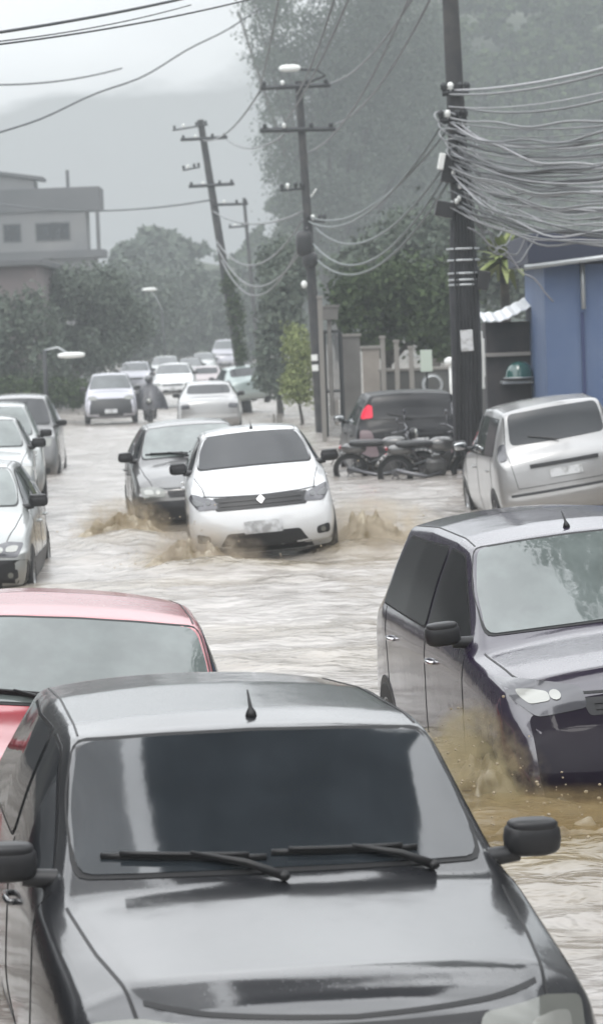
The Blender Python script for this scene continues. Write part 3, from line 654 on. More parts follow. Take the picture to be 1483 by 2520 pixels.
r_, c_ = build_car('parked_car', 'wet black car filling the bottom of the picture, roof, windshield and bonnet towards us', 'car', 'lowhatch', P_BLACK, glass('windshield_dark', (.014, .018, .022), 2.05, .07), L=1.05, fine=True,
                   opts=dict(wipers=2, antenna=True, light=[(.34, .62), (.72, .63), (.76, .75), (.60, .785), (.38, .775)], mirrors=BLACK))
put(r_, c_, (.90, 0, .985), 712, 2170, 8.55, yaw=11, roll=-1.6)
r_, c_ = build_car('parked_car', 'pinkish red car behind the black one, only its roof and grey windshield showing', 'car', 'lowhatch', P_RED, GLG, fine=True, opts=dict(wipers=2, mirrors=P_RED))
put(r_, c_, (.25, 0, 1.38), 190, 1528, 13.6, yaw=6, roll=-5.5)
r_, c_ = build_car('moving_car', 'dark purple grey car ploughing through the flood beside the black car', 'car', 'suv', P_GREY, GLG, L=.95, W=.97, H=.975, fine=True,
                   opts=dict(wipers=0, antenna=True, mirrors=BLACK, fog=True, bumper_z=.90, bumper_m=mat('purple_bumper', (.007, .003, .012), .35, 0, .25, spec=.3, ior=1.3), door_handle_m=CHROME, lamp=LENSD, side_glass=mat('smoked_glass', (.02, .021, .022), .25, ior=1.35), light=[(.40, .83), (.66, .80), (.76, .90), (.79, .985), (.60, .975), (.40, .93)]))
put(r_, c_, (1.95, -.80, .97), 1262, 1704, 13.2, yaw=9, roll=4.2)
r_, c_ = build_car('moving_car', 'small white hatchback facing us in mid street, pushing up a muddy bow wave', 'car', 'compact', P_WHITE, GLD, W=1.02, fine=True,
                   opts=dict(antenna=True, mirrors=BLACK, badge=True, light=[(.45, .69), (.66, .68), (.75, .80), (.72, .86), (.48, .78)], lamp=LENSD,
                             grille_o=[(-.48, .665), (.48, .665), (.50, .80), (-.50, .80)], refl=mat('dim_reflector', (.16, .165, .17), .3), intake=[(-.54, .17), (.54, .17), (.38, .42), (-.38, .42)], plate_z=.47, mirror_cap=BLACK))
put(r_, c_, (.84, 0, 1.03), 628, 1156, 29.0, yaw=3, roll=3.2)
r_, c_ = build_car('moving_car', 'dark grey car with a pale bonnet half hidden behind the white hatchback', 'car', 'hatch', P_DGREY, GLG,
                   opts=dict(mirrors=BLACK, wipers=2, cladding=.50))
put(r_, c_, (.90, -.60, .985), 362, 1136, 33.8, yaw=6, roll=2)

r_, c_ = build_car('parked_car', 'dark van beside the black car, outside the left edge, mirrored in its door', 'van', 'suv', P_DARK, GLD, opts=dict(far=True))
r_.location = (-2.95, 9.6, .05); r_.rotation_euler = (0, 0, R(-90))  # unseen van added so the black car's flank reflects something dark
# left kerb, nearest first
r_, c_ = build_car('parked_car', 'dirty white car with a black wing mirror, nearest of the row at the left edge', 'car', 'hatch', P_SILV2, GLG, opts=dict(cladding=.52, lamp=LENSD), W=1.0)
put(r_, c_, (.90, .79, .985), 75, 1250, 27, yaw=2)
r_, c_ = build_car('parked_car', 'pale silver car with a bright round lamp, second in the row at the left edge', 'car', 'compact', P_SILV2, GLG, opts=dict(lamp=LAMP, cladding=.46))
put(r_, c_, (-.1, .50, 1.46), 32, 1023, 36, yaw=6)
r_, c_ = build_car('parked_car', 'white boxy van third in the row at the left edge, pale windshield frame', 'van', 'suv', P_SILV2, GLG, opts=dict(far=True))
put(r_, c_, (-.1, .58, 1.64), 60, 990, 43, yaw=6)
r_, c_ = build_car('parked_car', 'tall dark van last in the row at the left edge, pale roof line', 'van', 'suv', P_DGREY, GLD, H=1.1, opts=dict(far=True))
put(r_, c_, (-.1, .58, 1.64), 112, 970, 51, yaw=3)

# traffic in the distance
r_, c_ = build_car('moving_car', 'pale lilac pickup with a dark front coming down the left lane', 'car', 'suv', P_LILAC, GL, opts=dict(far=True, grille_o=[(-.80, .34), (.80, .34), (.76, .84), (-.76, .84)], lower=True))
put(r_, c_, (.3, 0, 1.60), 270, 922, 88, yaw=4)
r_, c_ = build_car('moving_car', 'silver sedan seen from behind, driving away right behind the two nearest moving cars', 'car', 'sedan', P_SILVER, GL, opts=dict(far=True, rear=False, tail=[(.50, .74), (.74, .72), (.74, .84), (.52, .86)], tail_m=LENSD))
put(r_, c_, (-.98, 0, 1.38), 512, 942, 70, yaw=-2, away=True)
r_, c_ = build_car('moving_car', 'pale lilac white car peeking out behind the pickup', 'car', 'compact', P_LILAC, GL, opts=dict(far=True))
put(r_, c_, (.2, 0, 1.44), 333, 892, 118)
r_, c_ = build_car('moving_car', 'bright white sedan in the queue just beyond the caped rider', 'car', 'sedan', P_WHITE, GL, opts=dict(far=True))
put(r_, c_, (.2, 0, 1.38), 428, 896, 106)
r_, c_ = build_car('moving_car', 'white car whose roof shows above the bright white sedan', 'car', 'hatch', P_SILV2, GL, opts=dict(far=True))
put(r_, c_, (.2, 0, 1.40), 406, 878, 135)
r_, c_ = build_car('parked_car', 'greenish grey car at the right kerb under the leaning pole, tilted on the verge', 'car', 'hatch', paint('paint_green_grey', (.30, .36, .35), .3, .4, dirty=.3), GL, opts=dict(far=True, tail_m=LENSD))
put(r_, c_, (-1.3, 0, 1.41), 598, 902, 95, yaw=-12, roll=-5, away=True)
r_, c_ = build_car('moving_car', 'low pale car far down the street left of the grey van', 'car', 'hatch', P_SILV2, GL, opts=dict(far=True))
put(r_, c_, (.2, 0, 1.40), 500, 869, 160)
r_, c_ = build_car('moving_car', 'tall grey van farthest down the street, left of the leaning pole', 'van', 'suv', P_LILAC, GL, H=1.2, W=1.05, opts=dict(far=True))
put(r_, c_, (.2, 0, 1.62), 553, 837, 172)

r_, c_ = build_car('moving_car', 'pinkish grey car in the distant queue, just left of the greenish grey one', 'car', 'hatch', paint('paint_pinkish', (.36, .32, .33), .2, .4, dirty=.3), GL, opts=dict(far=True, tail_m=LENSD))
put(r_, c_, (-1.3, 0, 1.41), 508, 902, 125, yaw=2, away=True)
r_, c_ = build_car('moving_car', 'dark grey car in the distant queue, its roof just left of the grey van', 'car', 'hatch', P_DGREY, GL, opts=dict(far=True))
put(r_, c_, (.2, 0, 1.40), 466, 882, 150)
# right side
r_, c_ = build_car('parked_car', 'silver minivan seen from behind, tilted with its left wheels low in the water', 'car', 'mpv', P_SILVER, GLD, fine=True,
                   opts=dict(rear=True, rear_glass=mat('plain_dark_glass', (.030, .034, .040), .35), tail=[(.66, .98), (.77, .96), (.72, 1.16), (.64, 1.18)], tail_m=LENSD))
put(r_, c_, (-1.62, .585, 1.57), 1238, 1012, 32, yaw=-4, roll=-7.5, away=True)
r_, c_ = build_car('parked_car', 'black car with a glowing red tail light behind the motorcycles', 'car', 'mpv', P_DARK, mat('matt_dark_glass', (.012, .012, .015), .3), H=1.0, W=1.21,
                   opts=dict(rear=True, corner_m=mat('faded_plastic', (.17, .125, .135), .5), tail_right=LENSD, tail=[(.56, 1.16), (.73, 1.14), (.69, 1.28), (.62, 1.39), (.56, 1.37)], far=False, tail_m=mat('lit_tail_light', (.6, .008, .03), .3, 0, 0, emit=((1, .015, .09), .32))))
put(r_, c_, (-1.80, .70, 1.35), 893, 1003, 45, yaw=-4, roll=0, away=True)

# ------------------------------------------------------------------ motorcycles
DCHR = mat('dull_chrome', (.16, .16, .17), .3, .9)
def motorcycle(name, label, loc, rz, lean, col, group):
    root = thing(name, label, 'motorcycle', loc, (R(lean), 0, rz), group)
    for x in (.62, -.60):
        w = MB(); w.lathe((x, 0, .29), [(.22, -.04), (.29, -.03), (.30, 0), (.29, .03), (.22, .04), (.22, -.04)], Vector((0, 1, 0)), 24)
        wo = w.build('wheel', TYRE, root, smooth=True, angle=40)
        s = MB(); s.lathe((x, 0, .29), [(.222, -.02), (.205, -.02), (.205, .02), (.222, .02)], Vector((0, 1, 0)), 24); s.lathe((x, 0, .29), [(.001, -.06), (.05, -.06), (.05, .06), (.001, .06)], Vector((0, 1, 0)), 12)
        for k in range(6):
            a = k*math.pi/3; s.tube([(x, 0, .29), (x+.21*math.cos(a), 0, .29+.21*math.sin(a))], .010, 5)
        s.build('rim', DCHR, wo)
        f = MB()
        for k in range(9):
            a0, a1 = [math.pi*(.12+.76*q/9) for q in (k, k+1)]
            f.add([(x+.33*math.cos(a)+0, sy*.07, .29+.33*math.sin(a)) for a in (a0, a1) for sy in (-1, 1)]+[(x+.345*math.cos(a), sy*.07, .29+.345*math.sin(a)) for a in (a0, a1) for sy in (-1, 1)], [(0, 1, 3, 2), (4, 5, 7, 6), (0, 2, 6, 4), (1, 3, 7, 5), (0, 1, 5, 4), (2, 3, 7, 6)])
        f.build('fender', col, root, smooth=True)
    f = MB(); f.tube([(.62, .07, .29), (.44, .09, .78), (.38, .09, .92)], .022, 8); f.tube([(.62, -.07, .29), (.44, -.09, .78), (.38, -.09, .92)], .022, 8); f.build('fork', DCHR, root, smooth=True)
    f = MB(); f.tube([(.42, 0, .78), (.1, 0, .52), (-.25, 0, .42), (-.60, 0, .29)], .03, 8); f.tube([(.42, 0, .74), (.25, 0, .30), (-.2, 0, .26), (-.25, 0, .5), (-.55, 0, .62)], .02, 8); f.build('frame', BLACK, root)
    e = MB(); e.ball((.06, 0, .36), .19, .13, .15, e=.6); e.box((.08, 0, .50), (.12, .13, .14)); [e.box((.08, 0, .45+.025*k), (.16, .17, .008)) for k in range(5)]; e.build('engine', mat('engine_metal', (.12, .12, .12), .4, .7), root, bevel=.01)
    e = MB(); e.ball((.18, 0, .74), .24, .13, .12, e=.8); e.build('fuel_tank', col, root, smooth=True)
    e = MB(); e.ball((-.27, 0, .76), .34, .12, .055, e=.6); e.build('seat', BLACK, root, smooth=True)
    e = MB(); e.ball((-.52, 0, .67), .22, .09, .09, e=.8); e.build('tail_cowl', col, root, smooth=True)
    MB().box((-.75, 0, .70), (.03, .12, .05)).build('tail_light', REDL, root, bevel=.01)
    h = MB(); h.tube([(.20, .36, .99), (.30, .33, 1.0), (.38, .12, .97), (.38, -.12, .97), (.30, -.33, 1.0), (.20, -.36, .99)], .014, 8); ho = h.build('handlebar', DCHR, root, smooth=True)
    for s_ in (-1, 1):
        g = MB(); g.tube([(.30, s_*.27, 1.0), (.32, s_*.33, 1.16)], .007, 6); g.ball((.31, s_*.35, 1.20), .015, .065, .045, n=12); g.build('mirror', DCHR, ho, smooth=True)
    hl = MB(); hl.ball((.50, 0, .90), .08, .095, .095, n=16); o = hl.build('headlight', BLACK, root, smooth=True); MB().ball((.545, 0, .90), .045, .08, .08, n=16).build('lens', LAMP, o, smooth=True)
    x = MB(); x.tube([(.15, -.13, .30), (-.1, -.15, .24), (-.62, -.17, .36)], [.02, .03, .045], 10); x.build('exhaust', DCHR, root, smooth=True)
    return root
def mpos(px, Y): p = P(px, 1150, Y); return (p.x, Y, float(water_z(Y))-.18)
motorcycle('motorcycle', 'dark motorcycle standing in the flood, nearest to the thick pole', mpos(1060, 42.6), R(8), 8, P_DGREY, 'motorcycles parked in front of the black car')
motorcycle('motorcycle', 'grey motorcycle leaning low behind the other one, rear end under the red tail light', mpos(950, 43.8), R(-12), 10, P_DGREY, 'motorcycles parked in front of the black car')

# person in a dark rain cape riding a motorcycle, far down the street
def rider(px, Y, label):
    p = P(px, 930, Y); z = float(water_z(Y))-.15
    m = motorcycle('motorcycle', 'motorcycle ridden through the flood under a dark rain cape', (p.x, Y, z), R(-90), 0, P_DARK, None)
    r = thing('person', label, 'person', (p.x, Y, z))
    # body: hips on the seat, feet on the pegs, hands on the bar (rider faces us)
    J = {'pelvis': (0, .25, .86), 'chest': (0, .12, 1.22), 'neck': (0, .08, 1.42), 'head': (0, .05, 1.58)}
    for s_, n_ in ((1, 'l'), (-1, 'r')):
        J['sh'+n_] = (s_*.19, .10, 1.36); J['el'+n_] = (s_*.30, -.08, 1.12); J['ha'+n_] = (s_*.30, -.28, 1.03)
        J['hip'+n_] = (s_*.12, .22, .84); J['kn'+n_] = (s_*.20, -.16, .74); J['ft'+n_] = (s_*.17, .05, .34); J['to'+n_] = (s_*.18, -.12, .30)
    E = [('pelvis', 'chest'), ('chest', 'neck'), ('neck', 'head')]+[e for n_ in 'lr' for e in (('chest', 'sh'+n_), ('sh'+n_, 'el'+n_), ('el'+n_, 'ha'+n_), ('pelvis', 'hip'+n_), ('hip'+n_, 'kn'+n_), ('kn'+n_, 'ft'+n_), ('ft'+n_, 'to'+n_))]
    RAD = dict(pelvis=.15, chest=.16, neck=.06, head=.10, sh=.07, el=.045, ha=.04, hip=.09, kn=.06, ft=.045, to=.04)
    ks = list(J); me = bpy.data.meshes.new('person'); me.from_pydata([J[k] for k in ks], [(ks.index(a), ks.index(b)) for a, b in E], []); me.materials.append(mat('dark_clothes', (.03, .03, .035), .8))
    bm_ = bmesh.new(); bm_.from_mesh(me); bm_.verts.layers.skin.verify(); bm_.to_mesh(me); bm_.free()
    for i, k in enumerate(ks):
        q = RAD.get(k, RAD.get(k[:2], .05)); me.skin_vertices[0].data[i].radius = (q, q); me.skin_vertices[0].data[i].use_root = (i == 0)
    o = bpy.data.objects.new('body', me); link(o, r); o.modifiers.new('skin', 'SKIN'); sb = o.modifiers.new('sub', 'SUBSURF'); sb.levels = sb.render_levels = 2
    hm = MB(); hm.ball((0, .05, 1.62), .14, .16, .15, n=18); ho = hm.build('helmet', mat('helmet_dark', (.05, .05, .06), .2, 0, 1), r, smooth=True)
    MB().ball((0, -.07, 1.61), .10, .06, .06, n=14).build('visor', GLD, ho, smooth=True)
    cp = MB(); N = 40
    prof = [(1.48, .10, .10), (1.40, .24, .18), (1.2, .40, .33), (1.0, .50, .46), (.80, .56, .56), (.62, .60, .62)]
    vs = [(rx*math.cos(a)*(1+.06*math.sin(7*a+z_*3)), .06+ry*math.sin(a)*(1+.05*math.sin(9*a)), z_+.03*math.sin(5*a)*(z_ < .9)) for z_, rx, ry in prof for a in np.linspace(0, 2*math.pi, N, endpoint=False)]
    cp.add(vs, [(i*N+k, i*N+(k+1) % N, (i+1)*N+(k+1) % N, (i+1)*N+k) for i in range(len(prof)-1) for k in range(N)])
    cp.build('rain_cape', mat('rain_cape', (.035, .036, .042), .35, noise=(6, (.06, .06, .07), .4, .6)), r, smooth=True)
rider(366, 88, 'person in a spread dark rain cape and helmet riding a motorcycle')

# ------------------------------------------------------------------ utility poles
WOOD = mat('weathered_pole', (.030, .031, .035), .9, noise=(3, (.055, .053, .052), .35, .65), bump=(14, .6, .02)); DSTEEL = mat('dark_steel', (.04, .042, .045), .5, .5)
PORC = mat('porcelain', (.75, .76, .74), .25); GALV = mat('galvanised', (.45, .47, .48), .4, .6)
def pole(label, foot, top, Y, r0, r1, arms, cat='utility pole'):
    a = P(*foot, Y); b_ = P(*top, Y); a.z = min(a.z, gz(a.x, Y))-.05
    root = thing('utility_pole', label, cat, a); v = b_-a
    MB().tube([v*q for q in (0, .33, .66, 1)], [r0, r0*.67+r1*.33, r0*.33+r1*.67, r1], 14).build('shaft', WOOD, root, smooth=True, angle=50)
    for x0, x1, py, y0, th in arms:      # from x0 to x1 at height py on the picture; y0 = rise of its right end
        p0 = P(x0, py, Y)-a; p1 = P(x1, py-y0, Y)-a; p0.y -= r0; p1.y -= r0
        m = MB(); m.tube([p0, p1], th, 4); ao = m.build('crossarm', DSTEEL, root)
        for q in (.06, .32, .68, .94):
            c = p0.lerp(p1, q); i = MB(); i.lathe(c, [(.02, .0), (.02, .05), (.055, .06), (.04, .09), (.06, .11), (.035, .16), (.001, .17)], Vector((0, 0, 1)), 10); i.build('insulator', PORC if q in (.32,) else DSTEEL, ao, smooth=True)
    return root, a
pr, pa = pole('thick dark pole at the right, hung with a tangle of grey cables', (1168, 1185), (1103, -80), 42, .20, .125, [(1085, 1150, 232, 2, .05), (1078, 1145, 300, 3, .05)])
# what hangs on the thick pole
sl_ = MB(); q0 = P(1152, 1120, 42)-pa; q1 = P(1136, 540, 42)-pa
sl_.tube([q0, q0.lerp(q1, .4)+Vector((.01, 0, 0)), q0.lerp(q1, .75), q1], [.235, .245, .24, .19], 16); sl_.build('cable_sheath', mat('sheath', (.020, .021, .026), .8, noise=(6, (.035, .035, .04), .4, .6), bump=(20, .5, .01)), pr, smooth=True, angle=50)
for k in range(7):
    m = MB(); dx = (-.2+.065*k); m.tube([q0+Vector((dx, -.22, 0)), q0.lerp(q1, .5)+Vector((dx*.9+.02, -.25, 0)), q1+Vector((dx*.7, -.2, .1)), q1+Vector((dx*.5+.05, -.16, .9))], .018, 6); m.build('riser_cable', DSTEEL, pr, smooth=True)
for py in (612, 640, 672, 688, 700):
    c = P(1137+(py-600)*.06, py, 42)-pa; m = MB(); m.lathe(c-Vector((0, 0, .02)), [(.255, 0), (.265, .0), (.265, .03), (.255, .03)], Vector((0, 0, 1)), 20); m.build('steel_band', GALV, pr, smooth=True)
for (px, py, d, mm, nm) in ((1145, 838, (.20, .02, .34), PLATE, 'poster'), (1083, 400, (.10, .12, .26), PORC, 'terminal_box'), (1105, 415, (.24, .2, .46), BLACK, 'splice_closure'), (1117, 505, (.14, .12, .12), GALV, 'clamp'), (1092, 516, (.30, .26, .24), BLACK, 'junction_box'), (1186, 690, (.20, .2, .30), BLACK, 'meter_box')):
    c = P(px, py, 42)-pa; c.y -= .27 if nm in ('poster', 'terminal_box') else .12
    MB().box(c, d, Matrix.Rotation(R(-2 if nm == 'poster' else 12), 3, 'Y')).build(nm, mm, pr, bevel=.015)
for px, py in ((1112, 428), (1128, 460), (1126, 490), (1120, 497)):
    c = P(px, py, 42)-pa; c.y -= .26; MB().ball(c, .035, .035, .05, n=10).build('insulator', PORC, pr, smooth=True)
for k in range(5):     # slack loops of spare cable on the pole
    c = P(1108+8*k, 300+22*k, 42)-pa; c.y -= .2; rr = .14+.05*random.random(); m = MB()
    m.tube([c+Vector((rr*1.7*math.cos(a), .03*math.sin(3*a), rr*math.sin(a)*.8-.1*math.cos(a))) for a in np.linspace(0, 2*math.pi, 22)], .014, 6); m.build('cable_loop', mat('cable_grey', (.32, .33, .34), .5), pr, smooth=True)

pm, ma = pole('slim pole in mid picture with two crossarms and a street lamp on top', (791, 1042), (734, 200), 67, .155, .09, [(640, 812, 218, 8, .06), (640, 825, 322, 4, .06), (690, 745, 470, 6, .03), (755, 800, 545, 0, .03)])
m = MB(); pp = [P(x, y, 67)-ma for x, y in ((738, 210), (800, 186), (780, 172), (735, 170))]; m.tube(pp, .035, 8); lo = m.build('lamp_arm', DSTEEL, pm, smooth=True)
m = MB(); m.ball(P(713, 168, 67)-ma, .28, .14, .09, n=16, e=.7); m.build('lamp_head', PORC, pm, smooth=True)
m = MB(); m.ball(P(748, 600, 67)-ma+Vector((0, -.15, 0)), .22, .2, .34, n=14, e=.6); m.build('splice_closure', BLACK, pm, smooth=True)
m = MB(); m.ball(P(762, 640, 67)-ma+Vector((0, -.15, 0)), .2, .16, .2, n=14, e=.6); m.build('junction_box', BLACK, pm, smooth=True)
m = MB(); m.tube([P(756, 464, 67)-ma, P(765, 484, 67)-ma, P(778, 464, 67)-ma], .025, 6); m.build('insulator_bracket', PORC, pm)
m = MB(); m.ball(P(748, 700, 67)-ma+Vector((0, -.2, 0)), .08, .08, .10); m.build('warning_lamp', PORC, pm, smooth=True)
for py in (880, 905): m = MB(); m.box(P(773+(py-880)*.07, py, 67)-ma+Vector((0, -.16, 0)), (.16, .03, .16)); m.build('pole_number', PORC, pm)
pole('pole leaning far to the left beyond the slim one, ragged with creeper low down', (607, 900), (493, 295), 96, .20, .12, [(445, 560, 345, 6, .06), (465, 577, 460, 7, .06), (425, 512, 322, 14, .03), (450, 492, 420, 8, .03), (525, 610, 505, 3, .05)])
pole('thin small pole right of the leaning one', (640, 880), (600, 487), 130, .12, .08, [(563, 612, 560, 4, .05)])
# creeper on the leaning pole
cr1 = [L(594-i*7, 860-i*42, 95.6, .26+.12*random.random(), None, .45) for i in range(5)]
make_tree('creeper', 'dark creeper climbing the lower half of the leaning pole', 'creeper', (cr1[0][0], 95.7, gz(0, 96)), cr1, 1500, .07, LEAF, trunk_r=.04, crown_name='foliage')

# ------------------------------------------------------------------ cables
CW = mat('cable_mid_grey', (.17, .175, .18), .6); CD = mat('cable_dark', (.05, .055, .06), .6); CL = mat('cable_light', (.30, .30, .315), .5)
def cable(a, b_, sag, r, m, label, group, wob=0, cat='cable'):
    a, b_ = Vector(a), Vector(b_); n = 22; pts = []
    for i in range(n+1):
        q = i/n; p = a.lerp(b_, q); p.z -= sag*4*q*(1-q); p.z += wob*math.sin(q*17+a.z*9)*q*(1-q); pts.append(p-a)
    mb = MB(); mb.tube(pts, r, 5); o = mb.build('cable', m, smooth=True); o.location = a
    return tag(o, label, cat, group)
g_right = 'cables strung from the thick pole to the right'
ys = [(222, 165, .25, CL), (232, 176, .35, CW), (262, 222, .35, CL), (266, 240, .45, CW), (300, 306, .3, CW), (318, 318, .4, CW), (330, 335, .45, CD), (322, 348, .6, CL), (345, 352, .55, CW), (352, 372, .5, CD), (300, 400, .75, CL), (372, 395, .5, CW), (385, 402, .6, CL),
      (392, 420, .5, CW), (400, 430, .62, CD), (372, 446, .8, CL), (410, 455, .5, CW), (415, 470, .6, CL), (420, 487, .5, CW), (428, 498, .7, CW), (402, 508, .9, CL), (440, 515, .55, CD), (448, 530, .6, CW), (470, 548, .5, CW), (452, 560, .75, CL), (498, 575, .5, CD), (505, 596, .6, CW), (520, 588, .8, CW), (380, 480, 1.0, CW), (365, 425, .95, CD), (355, 390, .8, CW), (430, 540, 1.0, CL)]
for k, (y0, y1, sg, m) in enumerate(ys+[(y0+random.uniform(-12, 12), y1+random.uniform(-16, 16), sg*random.uniform(.8, 1.5), random.choice((CW, CD, CD, CL))) for y0, y1, sg, m in ys[4:]]):
    a = P(1118+random.uniform(-18, 26), y0, 41.8); e = P(1483, y1, 30); dirv = (e-a); e2 = a+dirv*1.35; e2.z += .35*sg
    cable(a, e2, sg*.42, random.choice((.008, .011, .014, .018)), m, 'grey cable of the sagging tangle running from the thick pole to the right edge', g_right, wob=random.uniform(0, .16) if k > 9 else 0)
# slack service drops
for k, (x0, y0, x1, y1, sg, Y1) in enumerate(((1130, 410, 1240, 560, .5, 44), (1135, 430, 1262, 565, .7, 44), (1140, 470, 1330, 560, .8, 43), (1150, 560, 1360, 742, -.1, 43.2), (1130, 400, 1220, 500, .5, 44), (1135, 300, 1400, 445, .6, 36), (1140, 390, 1215, 470, .35, 43), (1145, 440, 1290, 500, .45, 42), (1150, 420, 1250, 520, .3, 43), (1142, 360, 1330, 470, .5, 40), (1150, 480, 1250, 610, .2, 43), (1148, 400, 1300, 560, .9, 42))):
    cable(P(x0, y0, 41.7), P(x1, y1, Y1), sg, .013, CL if k == 3 else CW, 'slack thin cable dropping from the thick pole towards the blue kiosk', 'slack drop cables beside the thick pole', wob=.25)
# from mid pole up to the thick pole
for x0, y0, x1, y1, sg in ((812, 205, 1075, -110, 1.0), (825, 305, 1085, -60, 1.1), (758, 375, 1080, -200, 1.8), (700, 300, 880, -60, .5), (730, 232, 845, -80, .5), (640, 212, 700, -90, .3)):
    cable(P(x0, y0, 66.8), P(x1, y1, 42), sg*.4, .022, CW, 'pale power cable rising from the slim pole towards the top of the picture', 'power cables over the street')
for x0, y0, x1, y1, sg in ((765, 535, 1098, 320, 1.0), (775, 560, 1090, 410, 1.4), (770, 600, 1095, 430, 1.7), (780, 640, 1100, 450, 1.5), (760, 545, 1090, 300, 1.25)):
    cable(P(x0, y0, 66.8), P(x1, y1, 42), sg*.55, .024, mat('cable_mid', (.16, .18, .18), .6), 'telephone cable sagging between the slim pole and the thick pole', 'telephone cables between the slim and the thick pole')
for x0, y0, x1, y1, sg in ((530, 590, 745, 540, 1.6), (535, 610, 750, 600, 1.9), (525, 520, 745, 520, .6), (545, 640, 755, 560, 2.3), (500, 345, 640, 222, .6), (560, 345, 700, 330, .5)):
    cable(P(x0, y0, 95.8), P(x1, y1, 66.8), sg*.65, .026, CW, 'cable sagging between the leaning pole and the slim pole', 'cables between the leaning and the slim pole')
cable(P(520, 492, 95.8), P(-40, 495, 110), .4, .03, CD, 'thin horizontal cable from the leaning pole to the grey building', None)
for x0, y0, x1, y1, sg, r in ((-60, 88, 520, -20, .03, .016), (-60, 116, 640, -8, .05, .010), (-60, 108, 470, 12, .05, .007)):
    cable(P(x0, y0, 24), P(x1, y1, 30), sg, r, CD, 'dark cable crossing the bright sky in the top left corner', 'dark cables across the top left sky')
cable(P(-60, 345, 50), P(640, 20, 66), .25, .020, CD, 'long dark cable slanting up across the grey sky to the treetops', None, wob=.2)
cable(P(-60, 208, 50), P(300, 168, 60), .12, .018, CD, 'short faint cable low in the bright sky at the left edge', None)

# ------------------------------------------------------------------ right bank: kiosk, stall, fence
def plane_x(px, Y): return P(px, 800, Y).x
BLUE = mat('blue_paint', (.082, .130, .25), .55, noise=(1.2, (.115, .165, .28), .35, .7), bump=(3, .15, .02)); NAVY = mat('navy_fascia', (.022, .028, .055), .6)
zg = .0
x0 = P(1346, 960, 44).x; x1 = x0+5.2; zt = P(1300, 655, 44).z
ks = thing('kiosk', 'blue walled kiosk with a navy fascia at the right edge', 'kiosk', (x0, 44, zg))
cxk, wk = (x1-x0)/2, x1-x0
m = MB()
m.box((wk/2, .14, (zt-zg)/2), (wk, .24, zt-zg))
m.box((cxk, 2.0, (zt-zg)/2), (wk, 3.4, zt-zg)); m.build('wall', BLUE, ks, bevel=.006)
m = MB(); m.box((cxk-.03, 1.8, zt-zg+.28), (wk+.5, 4.2, .50)); m.build('fascia', NAVY, ks, bevel=.02)
m = MB(); m.tube([(-.35, -.36, zt-zg-.03), (1.5, -.36, zt-zg+.14), (wk, -.36, zt-zg+.34)], .045, 8); m.build('gutter_pipe', GALV, ks, smooth=True)
dp = P(1430, 650, 44).x-x0
m = MB(); m.tube([(dp, -.08, zt-zg+.05), (dp, -.08, zt-zg-.75)], .04, 8); m.build('downpipe', GALV, ks, smooth=True)
m = MB(); m.box((dp-.02, -.02, (zt-zg)/2-.4), (.05, .04, zt-zg-.8)); m.build('door_gap', mat('navy_gap', (.03, .045, .13), .6), ks)
# dark stall left of the kiosk
STALL = mat('dark_boards', (.035, .034, .038), .7, noise=(2, (.06, .055, .058), .4, .6), bump=(8, .3, .02)); ZINC = mat('zinc_sheet', (.75, .77, .80), .35, .3, bump=(2, .3, .02))
xs0, xs1 = P(1196, 900, 47).x, P(1308, 900, 47).x; zs1 = P(1250, 792, 47).z
st = thing('market_stall', 'dark wooden stall between the thick pole and the blue kiosk', 'stall', (xs0, 47, zg)); w_ = xs1-xs0
m = MB(); m.box((w_/2, .5, (zs1-zg)/2), (w_, 1.0, zs1-zg)); m.build('cabin', STALL, st, bevel=.01)
m = MB(); hb = P(1250, 872, 47).z-zg; m.box((w_/2, -.05, hb), (w_+.1, .12, .07)); m.build('shelf', mat('weathered_board', (.30, .28, .26), .7), st, bevel=.01)
m = MB(); hb2 = P(1250, 940, 47).z-zg; m.box((w_/2+.15, -.22, hb2), (w_*.8, .45, .05)); m.build('counter', GALV, st, bevel=.01)
m = MB(); y0a = P(1196, 784, 47).z-zg; y1a = P(1300, 742, 47).z-zg
N = 24; vs = []
for i in range(N+1):
    q = i/N; x = -.05+q*(w_+.12); zz = y0a+(y1a-y0a)*max(0, (q-.35)/.65)+.012*math.sin(i*1.57)
    vs += [(x, -.45, zz-.06), (x, 1.0, zz+.10), (x, -.45, zz-.045), (x, 1.0, zz+.115)]
m.add(vs, [f for i in range(N) for f in ((4*i, 4*i+4, 4*i+5, 4*i+1), (4*i+2, 4*i+3, 4*i+7, 4*i+6), (4*i, 4*i+2, 4*i+6, 4*i+4))]); m.build('awning', ZINC, st)
b0 = P(1276, 912, 46.6); tub = thing('basin', 'dark green upturned basin hung beside the blue kiosk', 'basin', b0)
m = MB(); m.lathe((0, 0, -.12), [(.26, 0), (.25, .03), (.24, .10), (.20, .20), (.12, .27), (.001, .29)], Vector((0, 0, 1)), 24); m.build('shell', mat('green_plastic', (.02, .09, .08), .15, 0, 1), tub, smooth=True)
m = MB(); m.lathe((0, 0, -.14), [(.28, .01), (.285, .025), (.26, .03)], Vector((0, 0, 1)), 24); m.build('rim', GALV, tub, smooth=True)
vt = P(1183, 880, 43); o = MB().box((0, 0, 0), (.12, .05, .62)).box((0, 0, .36), (.07, .04, .14)).box((.01, 0, -.4), (.07, .04, .22)).build('sign_board', PORC, bevel=.01); o.location = vt
tag(o, 'narrow white upright board fixed just right of the thick pole', 'sign')

